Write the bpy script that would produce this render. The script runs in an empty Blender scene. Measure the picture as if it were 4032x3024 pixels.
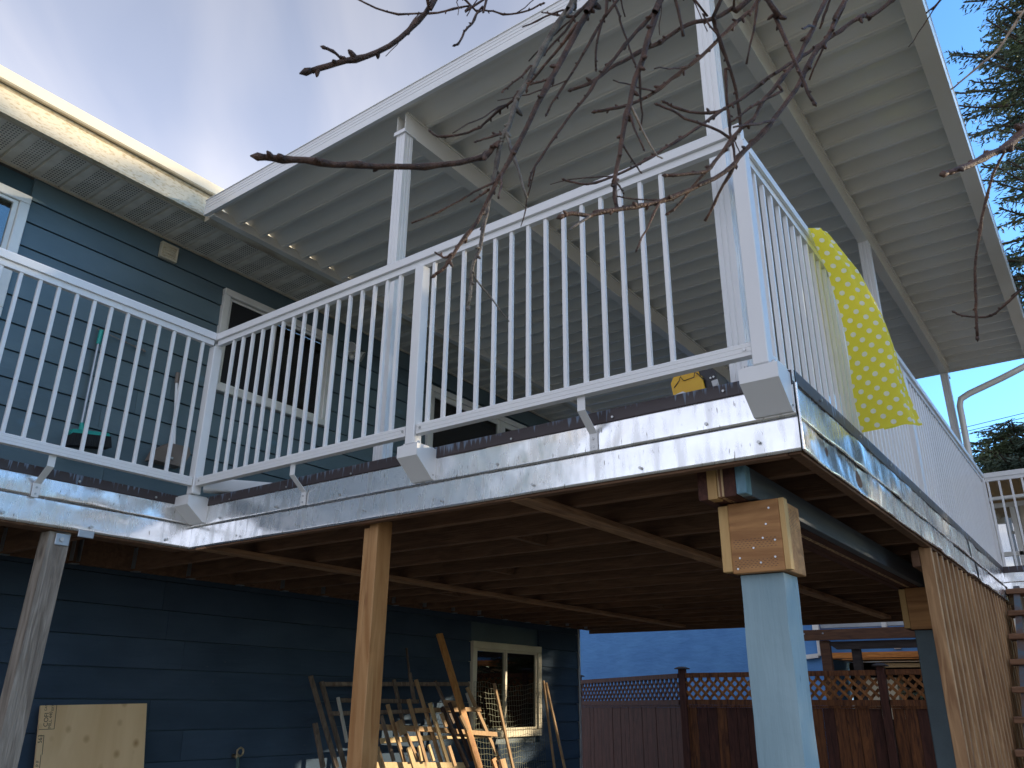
import bpy, math, random
from mathutils import Vector, Matrix, noise
random.seed(7)
sc=bpy.context.scene
col=sc.collection
R=math.radians
GZ=-1.65   # ground level; the camera stands at eye height with its eye at the origin
# ------------------------------------------------------------------ camera
cd=bpy.data.cameras.new('camera'); cam=bpy.data.objects.new('camera',cd); col.objects.link(cam); sc.camera=cam
cd.sensor_width=36; cd.lens=3150.5/4032*36; cd.clip_start=.05; cd.clip_end=900
yaw,pitch,roll=.93267,.371934,.009989
fw=Vector((math.sin(yaw),math.cos(yaw),0)); rt=Vector((math.cos(yaw),-math.sin(yaw),0)); up=Vector((0,0,1))
f2=fw*math.cos(pitch)+up*math.sin(pitch); u2=up*math.cos(pitch)-fw*math.sin(pitch)
r3=rt*math.cos(roll)+u2*math.sin(roll); u3=u2*math.cos(roll)-rt*math.sin(roll)
m=Matrix((r3,u3,-f2)).transposed().to_4x4(); cam.matrix_world=m
cd.dof.use_dof=True; cd.dof.focus_distance=4.2; cd.dof.aperture_fstop=16
# ------------------------------------------------------------------ sky, sun, exposure
SUN_EL=R(11.2); SUN_AZ=R(135)            # azimuth from +Y towards +X
w=bpy.data.worlds.new('World'); sc.world=w; w.use_nodes=True
nt=w.node_tree; N=nt.nodes; Lk=nt.links; N.clear()
def nn(t,**k):
    n=N.new(t)
    for a,b in k.items(): setattr(n,a,b)
    return n
out=nn('ShaderNodeOutputWorld'); bg=nn('ShaderNodeBackground'); Lk.new(bg.outputs[0],out.inputs[0])
sky=nn('ShaderNodeTexSky'); sky.sky_type='NISHITA'; sky.sun_disc=False; sky.sun_elevation=SUN_EL; sky.sun_rotation=SUN_AZ
sky.air_density=1.0; sky.dust_density=.3; sky.ozone_density=2.5
bg.inputs[1].default_value=.12
tc=nn('ShaderNodeTexCoord'); sp=nn('ShaderNodeSeparateXYZ'); Lk.new(tc.outputs['Generated'],sp.inputs[0])
def mth(op,a,b=None,c=None):
    n=nn('ShaderNodeMath',operation=op)
    for i,v in enumerate((a,b,c)):
        if v is None: continue
        if isinstance(v,(int,float)): n.inputs[i].default_value=v
        else: Lk.new(v,n.inputs[i])
    return n.outputs[0]
zz=mth('ADD',mth('MAXIMUM',sp.outputs[2],0.0),.12)
cx=mth('DIVIDE',sp.outputs[0],zz); cy=mth('DIVIDE',sp.outputs[1],zz)
cv=nn('ShaderNodeCombineXYZ'); Lk.new(mth('ADD',mth('MULTIPLY',cx,.35),mth('MULTIPLY',cy,.35)),cv.inputs[0]); Lk.new(mth('SUBTRACT',mth('MULTIPLY',cx,1.3),mth('MULTIPLY',cy,1.3)),cv.inputs[1])
n1=nn('ShaderNodeTexNoise'); n1.inputs['Scale'].default_value=2.2; n1.inputs['Detail'].default_value=5; n1.inputs['Roughness'].default_value=.42; n1.inputs['Distortion'].default_value=.6
Lk.new(cv.outputs[0],n1.inputs['Vector'])
# the cloud sheet covers the sky on the house side and thins out towards the east
side=mth('ADD',mth('MULTIPLY',sp.outputs[0],-.80),mth('MULTIPLY',sp.outputs[1],.60))
mr=nn('ShaderNodeMapRange'); mr.interpolation_type='SMOOTHSTEP'
for i,v in enumerate((-.62,-.12,0.,1.15)): mr.inputs[i+1].default_value=v
Lk.new(side,mr.inputs[0])
rag=mth('ADD',mr.outputs[0],mth('MULTIPLY',mth('SUBTRACT',n1.outputs[0],.5),.9))
mr2=nn('ShaderNodeMapRange'); mr2.interpolation_type='SMOOTHSTEP'
for i,v in enumerate((.3,.85,0.,.93)): mr2.inputs[i+1].default_value=v
Lk.new(rag,mr2.inputs[0])
cr=nn('ShaderNodeValToRGB'); cr.color_ramp.elements[0].position=.36; cr.color_ramp.elements[0].color=(1.20,1.34,1.76,1); cr.color_ramp.elements[1].position=.66; cr.color_ramp.elements[1].color=(1.95,1.95,2.15,1)
Lk.new(n1.outputs[0],cr.inputs[0])
gr=nn('ShaderNodeMapRange'); Lk.new(sp.outputs[2],gr.inputs[0])
for i,v in enumerate((0.,.72,2.35,.80)): gr.inputs[i+1].default_value=v
cg=nn('ShaderNodeVectorMath',operation='SCALE'); Lk.new(cr.outputs[0],cg.inputs[0]); Lk.new(gr.outputs[0],cg.inputs['Scale'])
mx=nn('ShaderNodeMixRGB'); Lk.new(mr2.outputs[0],mx.inputs[0]); 
tint=nn('ShaderNodeMixRGB',blend_type='MULTIPLY'); tint.inputs[0].default_value=1; tint.inputs[2].default_value=(.64,.94,1.2,1); Lk.new(sky.outputs[0],tint.inputs[1])
Lk.new(tint.outputs[0],mx.inputs[1]); Lk.new(cg.outputs[0],mx.inputs[2]); Lk.new(mx.outputs[0],bg.inputs[0])
sl=bpy.data.lights.new('sun','SUN'); sun=bpy.data.objects.new('sun',sl); col.objects.link(sun)
sl.energy=2.2; sl.angle=R(.5); sl.color=(1,.83,.60)
sd=Vector((math.sin(SUN_AZ)*math.cos(SUN_EL),math.cos(SUN_AZ)*math.cos(SUN_EL),math.sin(SUN_EL)))
sun.rotation_euler=sd.to_track_quat('Z','Y').to_euler(); sun.location=(20,-20,10)
sc.view_settings.view_transform='Standard'; sc.view_settings.look='None'; sc.view_settings.exposure=1.85; sc.view_settings.gamma=1
sc.render.engine='CYCLES'; sc.cycles.use_denoising=True; sc.cycles.max_bounces=9; sc.cycles.diffuse_bounces=5; sc.cycles.glossy_bounces=4; sc.cycles.transparent_max_bounces=12
# ------------------------------------------------------------------ materials
def mat(name,c,rough=.55,metal=0,c2=None,scale=4,stretch=(1,1,1),detail=5,lo=.35,hi=.65,bump=0,bscale=60,bstretch=None,rv=.10,spec=.5,coat=0,
        spots=None,rvar=0,distort=0,trans=0):
    M=bpy.data.materials.new(name); M.use_nodes=True; t=M.node_tree; t.nodes.clear(); n=t.nodes; l=t.links
    o=n.new('ShaderNodeOutputMaterial'); b=n.new('ShaderNodeBsdfPrincipled'); l.new(b.outputs[0],o.inputs[0])
    tcn=n.new('ShaderNodeTexCoord'); oi=n.new('ShaderNodeObjectInfo')
    ad=n.new('ShaderNodeVectorMath'); ad.operation='ADD'; l.new(tcn.outputs['Object'],ad.inputs[0])
    sc_=n.new('ShaderNodeVectorMath'); sc_.operation='SCALE'; sc_.inputs[0].default_value=(17.3,9.1,23.7); l.new(oi.outputs['Random'],sc_.inputs['Scale']); l.new(sc_.outputs[0],ad.inputs[1])
    mp=n.new('ShaderNodeMapping'); mp.inputs['Scale'].default_value=stretch; l.new(ad.outputs[0],mp.inputs[0])
    no=n.new('ShaderNodeTexNoise'); no.inputs['Scale'].default_value=scale; no.inputs['Detail'].default_value=detail; no.inputs['Distortion'].default_value=distort; l.new(mp.outputs[0],no.inputs['Vector'])
    ra=n.new('ShaderNodeValToRGB'); ra.color_ramp.elements[0].position=lo; ra.color_ramp.elements[1].position=hi
    c2=c2 or tuple(v*.82 for v in c)
    ra.color_ramp.elements[0].color=(*c2,1); ra.color_ramp.elements[1].color=(*c,1); l.new(no.outputs[0],ra.inputs[0])
    last=ra.outputs[0]
    if spots:
        sc3,th,colr=spots[:3]
        v=n.new('ShaderNodeTexVoronoi'); v.inputs['Scale'].default_value=sc3; 
        mp3=n.new('ShaderNodeMapping'); mp3.inputs['Scale'].default_value=spots[3] if len(spots)>3 else (1,1,1); l.new(ad.outputs[0],mp3.inputs[0]); l.new(mp3.outputs[0],v.inputs['Vector'])
        mr_=n.new('ShaderNodeMapRange'); mr_.inputs[1].default_value=0; mr_.inputs[2].default_value=th; mr_.inputs[3].default_value=.9; mr_.inputs[4].default_value=0; l.new(v.outputs['Distance'],mr_.inputs[0])
        m3=n.new('ShaderNodeMixRGB'); l.new(mr_.outputs[0],m3.inputs[0]); l.new(last,m3.inputs[1]); m3.inputs[2].default_value=(*colr,1); last=m3.outputs[0]
    if rv:
        hs=n.new('ShaderNodeHueSaturation'); mr_=n.new('ShaderNodeMapRange'); mr_.inputs[3].default_value=1-rv; mr_.inputs[4].default_value=1+rv; l.new(oi.outputs['Random'],mr_.inputs[0]); l.new(mr_.outputs[0],hs.inputs['Value']); l.new(last,hs.inputs['Color']); last=hs.outputs[0]
    l.new(last,b.inputs['Base Color'])
    b.inputs['Roughness'].default_value=rough; b.inputs['Metallic'].default_value=metal; b.inputs['Specular IOR Level'].default_value=spec; b.inputs['Coat Weight'].default_value=coat
    if trans: b.inputs['Transmission Weight'].default_value=trans
    if rvar:
        mr_=n.new('ShaderNodeMapRange'); mr_.inputs[3].default_value=max(.03,rough-rvar); mr_.inputs[4].default_value=rough+rvar; l.new(no.outputs[0],mr_.inputs[0]); l.new(mr_.outputs[0],b.inputs['Roughness'])
    if bump:
        mp2=n.new('ShaderNodeMapping'); mp2.inputs['Scale'].default_value=bstretch or (1,1,1); l.new(ad.outputs[0],mp2.inputs[0])
        n2=n.new('ShaderNodeTexNoise'); n2.inputs['Scale'].default_value=bscale; n2.inputs['Detail'].default_value=4; l.new(mp2.outputs[0],n2.inputs['Vector'])
        bu=n.new('ShaderNodeBump'); bu.inputs['Strength'].default_value=bump; bu.inputs['Distance'].default_value=.01; l.new(n2.outputs[0],bu.inputs['Height']); l.new(bu.outputs[0],b.inputs['Normal'])
    M['n']=name
    return M
def wood(name,c,c2,axis='z',rough=.65,bump=.35,knots=True,rv=.15,k=(.10,.045,.02),spec=.3,g=1.):
    st={'x':(.12,1,1),'y':(1,.12,1),'z':(1,1,.12)}[axis]
    bs={'x':(.06,1,1),'y':(1,.06,1),'z':(1,1,.06)}[axis]
    ks={'x':(.45,1,1),'y':(1,.45,1),'z':(1,1,.45)}[axis]
    return mat(name,c,rough,0,c2,scale=28*g,stretch=st,detail=7,lo=.32,hi=.68,bump=bump,bscale=150,bstretch=bs,rv=rv,spec=spec,distort=1.2,
               spots=(5,.12,k,ks) if knots else None)
M={}
M['white']=mat('white_powder_coat',(.80,.80,.79),.30,rv=.02,c2=(.77,.77,.77),scale=2,spec=.5,bump=.03,bscale=300)
M['roofwhite']=mat('cream_roof_metal',(.80,.78,.72),.16,rv=.03,c2=(.74,.71,.64),scale=1.2,stretch=(1,.15,1),spec=.6,bump=.05,bscale=6,bstretch=(1,.3,1))
M['cream']=mat('aged_cream_paint',(.62,.56,.43),.5,c2=(.36,.28,.19),scale=9,lo=.30,hi=.52,stretch=(.5,1,1),rv=.03,bump=.1,bscale=90,detail=9,spots=(60,.25,(.22,.15,.09)))
M['gutter']=mat('gutter_cream_stained',(.58,.51,.37),.45,c2=(.42,.33,.19),scale=44,lo=.34,hi=.50,stretch=(.7,1,2.2),detail=10,rv=0,bump=.12,bscale=120)
M['gutterclean']=mat('gutter_cream_clean',(.62,.56,.42),.4,rv=0,c2=(.58,.52,.385),scale=3)
M['soffit']=None
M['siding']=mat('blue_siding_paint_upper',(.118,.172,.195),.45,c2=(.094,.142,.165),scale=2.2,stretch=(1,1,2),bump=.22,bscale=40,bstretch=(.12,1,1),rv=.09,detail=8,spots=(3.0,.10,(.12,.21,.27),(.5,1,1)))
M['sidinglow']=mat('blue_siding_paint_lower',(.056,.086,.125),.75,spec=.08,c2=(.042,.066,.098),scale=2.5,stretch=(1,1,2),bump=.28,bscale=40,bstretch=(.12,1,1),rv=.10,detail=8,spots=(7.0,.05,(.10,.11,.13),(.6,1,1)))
M['trim']=mat('blue_trim',(.05,.10,.13),.5,rv=.03,bump=.15,bscale=50,bstretch=(.1,1,1))
M['vinyl']=mat('white_vinyl_frame',(.80,.79,.74),.35,rv=.02)
M['vinylcream']=mat('cream_vinyl_frame',(.70,.63,.45),.4,rv=.02,c2=(.62,.55,.38))
M['screen']=mat('dark_insect_screen',(.012,.012,.014),.8,rv=0)
M['room']=mat('dark_room',(.03,.028,.025),.9,rv=0)
M['curtain']=mat('pale_curtain',(.80,.74,.62),.9,rv=0,scale=14,stretch=(1,1,.05),c2=(.40,.36,.30),lo=.4,hi=.6)
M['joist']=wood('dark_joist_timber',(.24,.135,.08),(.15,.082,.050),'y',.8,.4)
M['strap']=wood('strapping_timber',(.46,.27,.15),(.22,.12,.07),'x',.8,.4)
M['beamdark']=wood('stained_beam',(.12,.05,.035),(.06,.025,.02),'x',.75,.3,False)
M['beamtan']=wood('cut_beam_end',(.60,.38,.16),(.50,.30,.12),'z',.7,.15,False)
M['ply']=mat('plywood_edge',(.55,.38,.20),.7,c2=(.18,.08,.04),scale=90,stretch=(1,1,.02),lo=.45,hi=.55,rv=0)
M['beamblue']=mat('blue_painted_timber_end',(.20,.36,.44),.6,c2=(.13,.26,.33),scale=30,stretch=(1,1,.3),bump=.4,bscale=90,rv=.02)
M['beamgrey']=mat('slate_painted_beam',(.085,.105,.125),.6,c2=(.06,.075,.095),scale=6,stretch=(.15,1,1),bump=.2,bscale=60,bstretch=(.08,1,1),rv=.03)
M['box']=wood('fresh_fir_block',(.56,.29,.11),(.30,.135,.05),'y',.6,.25,True,.05,(.13,.05,.02),g=.6)
M['boxend']=wood('fresh_fir_edge',(.62,.40,.17),(.55,.33,.13),'z',.7,.2,False,.03)
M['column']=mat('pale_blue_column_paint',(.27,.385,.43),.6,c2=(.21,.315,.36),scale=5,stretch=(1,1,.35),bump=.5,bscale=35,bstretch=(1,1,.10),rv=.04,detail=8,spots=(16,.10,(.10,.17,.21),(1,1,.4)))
M['columnshade']=mat('shaded_blue_column_paint',(.12,.17,.19),.6,c2=(.10,.14,.16),scale=5,bump=.2,bscale=90,rv=.04)  # darker copy of the blue column paint, shade put into its colour
M['orange']=wood('new_fir_post',(.50,.28,.12),(.34,.165,.06),'z',.55,.2,True,.04,(.18,.07,.025),g=.7)
M['grey']=wood('weathered_post',(.42,.37,.31),(.19,.16,.13),'z',.8,.5,True,.04,(.07,.05,.035),g=.8)
M['slat']=wood('cedar_slat',(.48,.29,.145),(.25,.13,.06),'z',.6,.2,True,.14,(.12,.05,.02))
M['fence']=wood('red_brown_fence_stain',(.11,.042,.030),(.05,.022,.017),'z',.7,.4,False,.06)
M['fencemoss']=wood('fence_stain_mossy',(.24,.095,.035),(.075,.03,.018),'z',.75,.5,False,.10)
M['lattice']=wood('mossy_lattice_strip',(.46,.20,.07),(.20,.085,.03),'z',.75,.4,False,.25)
M['pergola']=wood('pergola_brown',(.13,.065,.035),(.07,.035,.022),'y',.75,.4,True,.1)
M['pergoladark']=wood('pergola_dark',(.055,.045,.042),(.03,.025,.023),'y',.75,.4,True,.1)
M['cedar']=wood('orange_cedar_soffit',(.62,.25,.06),(.40,.14,.03),'y',.5,.2,False,.1)
M['tan']=mat('tan_trim',(.45,.30,.13),.6,rv=.02)
M['stucco']=mat('blue_stucco',(.105,.285,.58),.8,c2=(.085,.24,.52),scale=3,bump=1.0,bscale=4.5,bstretch=(1,1,2.6),rv=0,detail=9)
for q_ in M['stucco'].node_tree.nodes:
    if q_.type=='BUMP': q_.inputs['Distance'].default_value=.016
M['alu']=mat('grey_aluminium',(.50,.52,.53),.35,.6,rv=0)
M['treads']=wood('stair_tread_timber',(.30,.16,.09),(.14,.07,.04),'y',.7,.4,True,.15)
M['stringer']=mat('stringer_blue_grey',(.10,.14,.17),.7,c2=(.16,.09,.06),scale=12,stretch=(1,1,.4),rv=.05,bump=.3,bscale=60)
M['brown']=None
M['deck']=mat('beige_deck_vinyl',(.30,.28,.24),.6,rv=0,scale=30,c2=(.25,.23,.195))
M['ground']=mat('yard_ground',(.36,.31,.20),.95,c2=(.19,.155,.11),scale=1.5,rv=0,bump=.8,bscale=25,detail=9)
M['bark']=mat('fruit_tree_bark',(.12,.058,.034),.6,c2=(.04,.02,.013),scale=60,stretch=(1,1,1),bump=.5,bscale=300,rv=.25,spots=(90,.12,(.28,.2,.15)))
M['barkgrey']=mat('fruit_tree_bark_grey',(.22,.19,.15),.6,c2=(.08,.06,.05),scale=50,bump=.5,bscale=260,rv=.15)
M['barkpale']=mat('fruit_tree_bark_pale',(.42,.32,.22),.5,c2=(.22,.15,.10),scale=50,bump=.4,bscale=260,rv=.1)
M['needles']=mat('spruce_needles',(.13,.17,.075),.7,c2=(.055,.085,.06),scale=1.6,rv=0,lo=.4,hi=.62,spots=(1.1,.35,(.16,.17,.04)))
M['trunk']=mat('spruce_bark',(.10,.07,.05),.9,rv=0,scale=12)
M['yellow']=mat('yellow_plastic',(.80,.46,.01),.35,rv=0,c2=(.74,.40,.01),scale=6)
M['black']=mat('black_plastic',(.012,.010,.014),.35,rv=0)
M['silver']=mat('silver_plastic',(.5,.5,.5),.4,.3,rv=0)
M['teal']=mat('teal_plastic',(.02,.36,.30),.4,rv=0)
M['greyplastic']=mat('grey_plastic',(.23,.19,.16),.5,rv=0,c2=(.18,.14,.11))
M['bristle']=mat('black_bristles',(.01,.013,.015),.8,rv=0,bump=1,bscale=200,bstretch=(1,1,.05))
M['screw']=mat('screw_steel',(.55,.55,.54),.35,.8,rv=0)
M['galv']=mat('galvanised_steel',(.45,.50,.55),.4,.7,rv=0)
M['brass']=mat('old_brass',(.45,.36,.22),.45,.6,rv=0,bump=.3,bscale=80)
M['lamp']=mat('lamp_glass',(.45,.46,.46),.15,.2,rv=0)
M['cable']=mat('black_cable',(.03,.03,.035),.6,rv=0)
M['hose']=mat('green_hose',(.05,.10,.09),.5,rv=0)
M['wire']=mat('rusty_wire',(.13,.14,.09),.6,.3,rv=0)
M['sheet']=mat('plywood_face',(.80,.58,.33),.65,c2=(.70,.48,.25),scale=4,stretch=(1,1,.25),distort=1.5,rv=0,bump=.1,bscale=120,bstretch=(1,1,.1),spots=(9,.24,(.36,.17,.05),(1,1,.85)))
M['ink']=mat('black_stamp_ink',(.03,.028,.025),.8,rv=0)
M['fluff']=mat('plant_leaves',(.05,.09,.03),.6,rv=.1)
ls=[wood('weathered_lath',(.24,.18,.13),(.11,.08,.06),'z',.8,.3,True,.2),wood('pine_lath',(.50,.33,.17),(.36,.22,.11),'z',.7,.2,True,.15),wood('bright_pine_lath',(.66,.49,.26),(.54,.38,.18),'z',.65,.2,True,.08),
    wood('pale_lath',(.55,.52,.45),(.42,.39,.33),'z',.7,.2,False,.05),wood('dark_lath',(.07,.045,.035),(.035,.022,.02),'z',.8,.3,False,.1),wood('orange_plank',(.58,.30,.10),(.42,.18,.055),'z',.55,.2,True,.05)]
def shader(name):
    Mx=bpy.data.materials.new(name); Mx.use_nodes=True; t=Mx.node_tree; t.nodes.clear(); return Mx,t,t.nodes,t.links
# glass pane: see-through, mirrors the surroundings more at a grazing angle
def glass(name,tintc,base=.08):
    Mx,t,n,l=shader(name)
    o=n.new('ShaderNodeOutputMaterial'); tr=n.new('ShaderNodeBsdfTransparent'); tr.inputs[0].default_value=(*tintc,1); gl=n.new('ShaderNodeBsdfGlossy'); gl.inputs['Roughness'].default_value=.02
    fr=n.new('ShaderNodeFresnel'); fr.inputs[0].default_value=1.55; mxs=n.new('ShaderNodeMixShader'); a=n.new('ShaderNodeMath'); a.operation='ADD'; a.inputs[1].default_value=base; l.new(fr.outputs[0],a.inputs[0])
    l.new(a.outputs[0],mxs.inputs[0]); l.new(tr.outputs[0],mxs.inputs[1]); l.new(gl.outputs[0],mxs.inputs[2]); l.new(mxs.outputs[0],o.inputs[0]); return Mx
M['glass']=glass('window_glass',(.75,.8,.78)); M['glassdoor']=glass('door_glass',(.9,.9,.85),.3)
# perforated soffit: rows of punched dots on the panel middle
def soffit():
    Mx,t,n,l=shader('perforated_soffit_metal')
    o=n.new('ShaderNodeOutputMaterial'); b=n.new('ShaderNodeBsdfPrincipled'); l.new(b.outputs[0],o.inputs[0]); b.inputs['Roughness'].default_value=.45
    tcn=n.new('ShaderNodeTexCoord'); s=n.new('ShaderNodeSeparateXYZ'); l.new(tcn.outputs['Object'],s.inputs[0])
    def mm(op,a,b_=None):
        q=n.new('ShaderNodeMath'); q.operation=op
        for i,v in enumerate((a,b_)):
            if v is None: continue
            if isinstance(v,(int,float)): q.inputs[i].default_value=v
            else: l.new(v,q.inputs[i])
        return q.outputs[0]
    fx=mm('SUBTRACT',mm('FRACT',mm('DIVIDE',mm('ADD',s.outputs[0],5),.0185)),.5); fy=mm('SUBTRACT',mm('FRACT',mm('DIVIDE',mm('ADD',s.outputs[1],5),.0255)),.5)
    d=mm('SQRT',mm('ADD',mm('MULTIPLY',fx,fx),mm('MULTIPLY',mm('MULTIPLY',fy,1.4),mm('MULTIPLY',fy,1.4))))
    hole=mm('LESS_THAN',d,.34)
    band=mm('MULTIPLY',mm('GREATER_THAN',s.outputs[0],-.035),mm('LESS_THAN',s.outputs[0],.063))
    bandy=mm('LESS_THAN',mm('ABSOLUTE',s.outputs[1]),.205)
    k=mm('MULTIPLY',mm('MULTIPLY',hole,band),bandy)
    no=n.new('ShaderNodeTexNoise'); no.inputs['Scale'].default_value=9; l.new(tcn.outputs['Object'],no.inputs['Vector'])
    ra=n.new('ShaderNodeValToRGB'); ra.color_ramp.elements[0].color=(.66,.62,.52,1); ra.color_ramp.elements[1].color=(.80,.76,.66,1); ra.color_ramp.elements[0].position=.35; ra.color_ramp.elements[1].position=.6; l.new(no.outputs[0],ra.inputs[0])
    mq=n.new('ShaderNodeMixRGB'); l.new(k,mq.inputs[0]); l.new(ra.outputs[0],mq.inputs[1]); mq.inputs[2].default_value=(.05,.045,.035,1); l.new(mq.outputs[0],b.inputs['Base Color'])
    return Mx
M['soffit']=soffit()
# aluminium flashing: rolled mirror-like sheet, dull streaks and scratches
def flashing():
    Mx,t,n,l=shader('aluminium_flashing')
    o=n.new('ShaderNodeOutputMaterial'); b=n.new('ShaderNodeBsdfPrincipled'); l.new(b.outputs[0],o.inputs[0]); b.inputs['Metallic'].default_value=.9
    tcn=n.new('ShaderNodeTexCoord'); mp=n.new('ShaderNodeMapping'); mp.inputs['Scale'].default_value=(1,1,.22); l.new(tcn.outputs['Object'],mp.inputs[0])
    no=n.new('ShaderNodeTexNoise'); no.inputs['Scale'].default_value=22; no.inputs['Detail'].default_value=8; l.new(mp.outputs[0],no.inputs['Vector'])
    ra=n.new('ShaderNodeValToRGB'); ra.color_ramp.elements[0].position=.38; ra.color_ramp.elements[1].position=.52; ra.color_ramp.elements[0].color=(.76,.76,.75,1); ra.color_ramp.elements[1].color=(.92,.92,.92,1); l.new(no.outputs[0],ra.inputs[0])
    v=n.new('ShaderNodeTexNoise'); v.inputs['Scale'].default_value=120; v.inputs['Detail'].default_value=5; l.new(mp.outputs[0],v.inputs['Vector'])
    mr_=n.new('ShaderNodeMapRange'); mr_.inputs[1].default_value=.66; mr_.inputs[2].default_value=.74; l.new(v.outputs[0],mr_.inputs[0])
    mq=n.new('ShaderNodeMixRGB'); l.new(mr_.outputs[0],mq.inputs[0]); l.new(ra.outputs[0],mq.inputs[1]); mq.inputs[2].default_value=(.25,.23,.2,1); l.new(mq.outputs[0],b.inputs['Base Color'])
    m2=n.new('ShaderNodeMapRange'); m2.inputs[1].default_value=.3; m2.inputs[2].default_value=.7; m2.inputs[3].default_value=.34; m2.inputs[4].default_value=.17; l.new(no.outputs[0],m2.inputs[0]); l.new(m2.outputs[0],b.inputs['Roughness'])
    n4=n.new('ShaderNodeTexNoise'); n4.inputs['Scale'].default_value=9; n4.inputs['Detail'].default_value=2; l.new(tcn.outputs['Object'],n4.inputs['Vector'])
    bu=n.new('ShaderNodeBump'); bu.inputs['Strength'].default_value=.10; bu.inputs['Distance'].default_value=.02; l.new(n4.outputs[0],bu.inputs['Height']); l.new(bu.outputs[0],b.inputs['Normal'])
    return Mx
M['flash']=flashing()
def drip():
    Mx,t,n,l=shader('brown_edge_metal_with_paint_drips')
    o=n.new('ShaderNodeOutputMaterial'); b=n.new('ShaderNodeBsdfPrincipled'); l.new(b.outputs[0],o.inputs[0]); b.inputs['Roughness'].default_value=.45
    tcn=n.new('ShaderNodeTexCoord'); mp=n.new('ShaderNodeMapping'); mp.inputs['Scale'].default_value=(1,1,.08); l.new(tcn.outputs['Object'],mp.inputs[0])
    no=n.new('ShaderNodeTexNoise'); no.inputs['Scale'].default_value=55; no.inputs['Detail'].default_value=3; l.new(mp.outputs[0],no.inputs['Vector'])
    n2=n.new('ShaderNodeTexNoise'); n2.inputs['Scale'].default_value=2.3; l.new(tcn.outputs['Object'],n2.inputs['Vector'])
    s=n.new('ShaderNodeSeparateXYZ'); l.new(tcn.outputs['Object'],s.inputs[0])
    q=n.new('ShaderNodeMath'); q.operation='MULTIPLY_ADD'; l.new(s.outputs[2],q.inputs[0]); q.inputs[1].default_value=3.0; l.new(no.outputs[0],q.inputs[2])
    q2=n.new('ShaderNodeMath'); q2.operation='MULTIPLY_ADD'; l.new(n2.outputs[0],q2.inputs[0]); q2.inputs[1].default_value=.55; l.new(q.outputs[0],q2.inputs[2])
    mr_=n.new('ShaderNodeMapRange'); mr_.inputs[1].default_value=.86; mr_.inputs[2].default_value=.94; l.new(q2.outputs[0],mr_.inputs[0])
    mq=n.new('ShaderNodeMixRGB'); l.new(mr_.outputs[0],mq.inputs[0]); mq.inputs[1].default_value=(.055,.04,.042,1); mq.inputs[2].default_value=(.16,.21,.29,1); l.new(mq.outputs[0],b.inputs['Base Color'])
    return Mx
M['brown']=drip()
def clothmat():
    Mx,t,n,l=shader('yellow_polka_dot_cloth')
    o=n.new('ShaderNodeOutputMaterial'); b=n.new('ShaderNodeBsdfPrincipled'); b.inputs['Roughness'].default_value=.75
    tl=n.new('ShaderNodeBsdfTranslucent'); ms=n.new('ShaderNodeMixShader'); ms.inputs[0].default_value=.55; l.new(b.outputs[0],ms.inputs[1]); l.new(tl.outputs[0],ms.inputs[2]); l.new(ms.outputs[0],o.inputs[0])
    uv=n.new('ShaderNodeUVMap'); s=n.new('ShaderNodeSeparateXYZ'); l.new(uv.outputs[0],s.inputs[0])
    def mm(op,a,b_=None):
        q=n.new('ShaderNodeMath'); q.operation=op
        for i,v in enumerate((a,b_)):
            if v is None: continue
            if isinstance(v,(int,float)): q.inputs[i].default_value=v
            else: l.new(v,q.inputs[i])
        return q.outputs[0]
    P=.062
    def lat(off):
        fx=mm('SUBTRACT',mm('FRACT',mm('ADD',mm('DIVIDE',s.outputs[0],P),off)),.5); fy=mm('SUBTRACT',mm('FRACT',mm('ADD',mm('DIVIDE',s.outputs[1],P),off)),.5)
        return mm('SQRT',mm('ADD',mm('MULTIPLY',fx,fx),mm('MULTIPLY',fy,fy)))
    k=mm('LESS_THAN',mm('MINIMUM',lat(0.),lat(.5)),.17)
    mq=n.new('ShaderNodeMixRGB'); l.new(k,mq.inputs[0]); mq.inputs[1].default_value=(1.0,.88,.09,1); mq.inputs[2].default_value=(.97,.97,.92,1)
    l.new(mq.outputs[0],b.inputs['Base Color']); l.new(mq.outputs[0],tl.inputs[0])
    return Mx
M['cloth']=clothmat()
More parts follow.
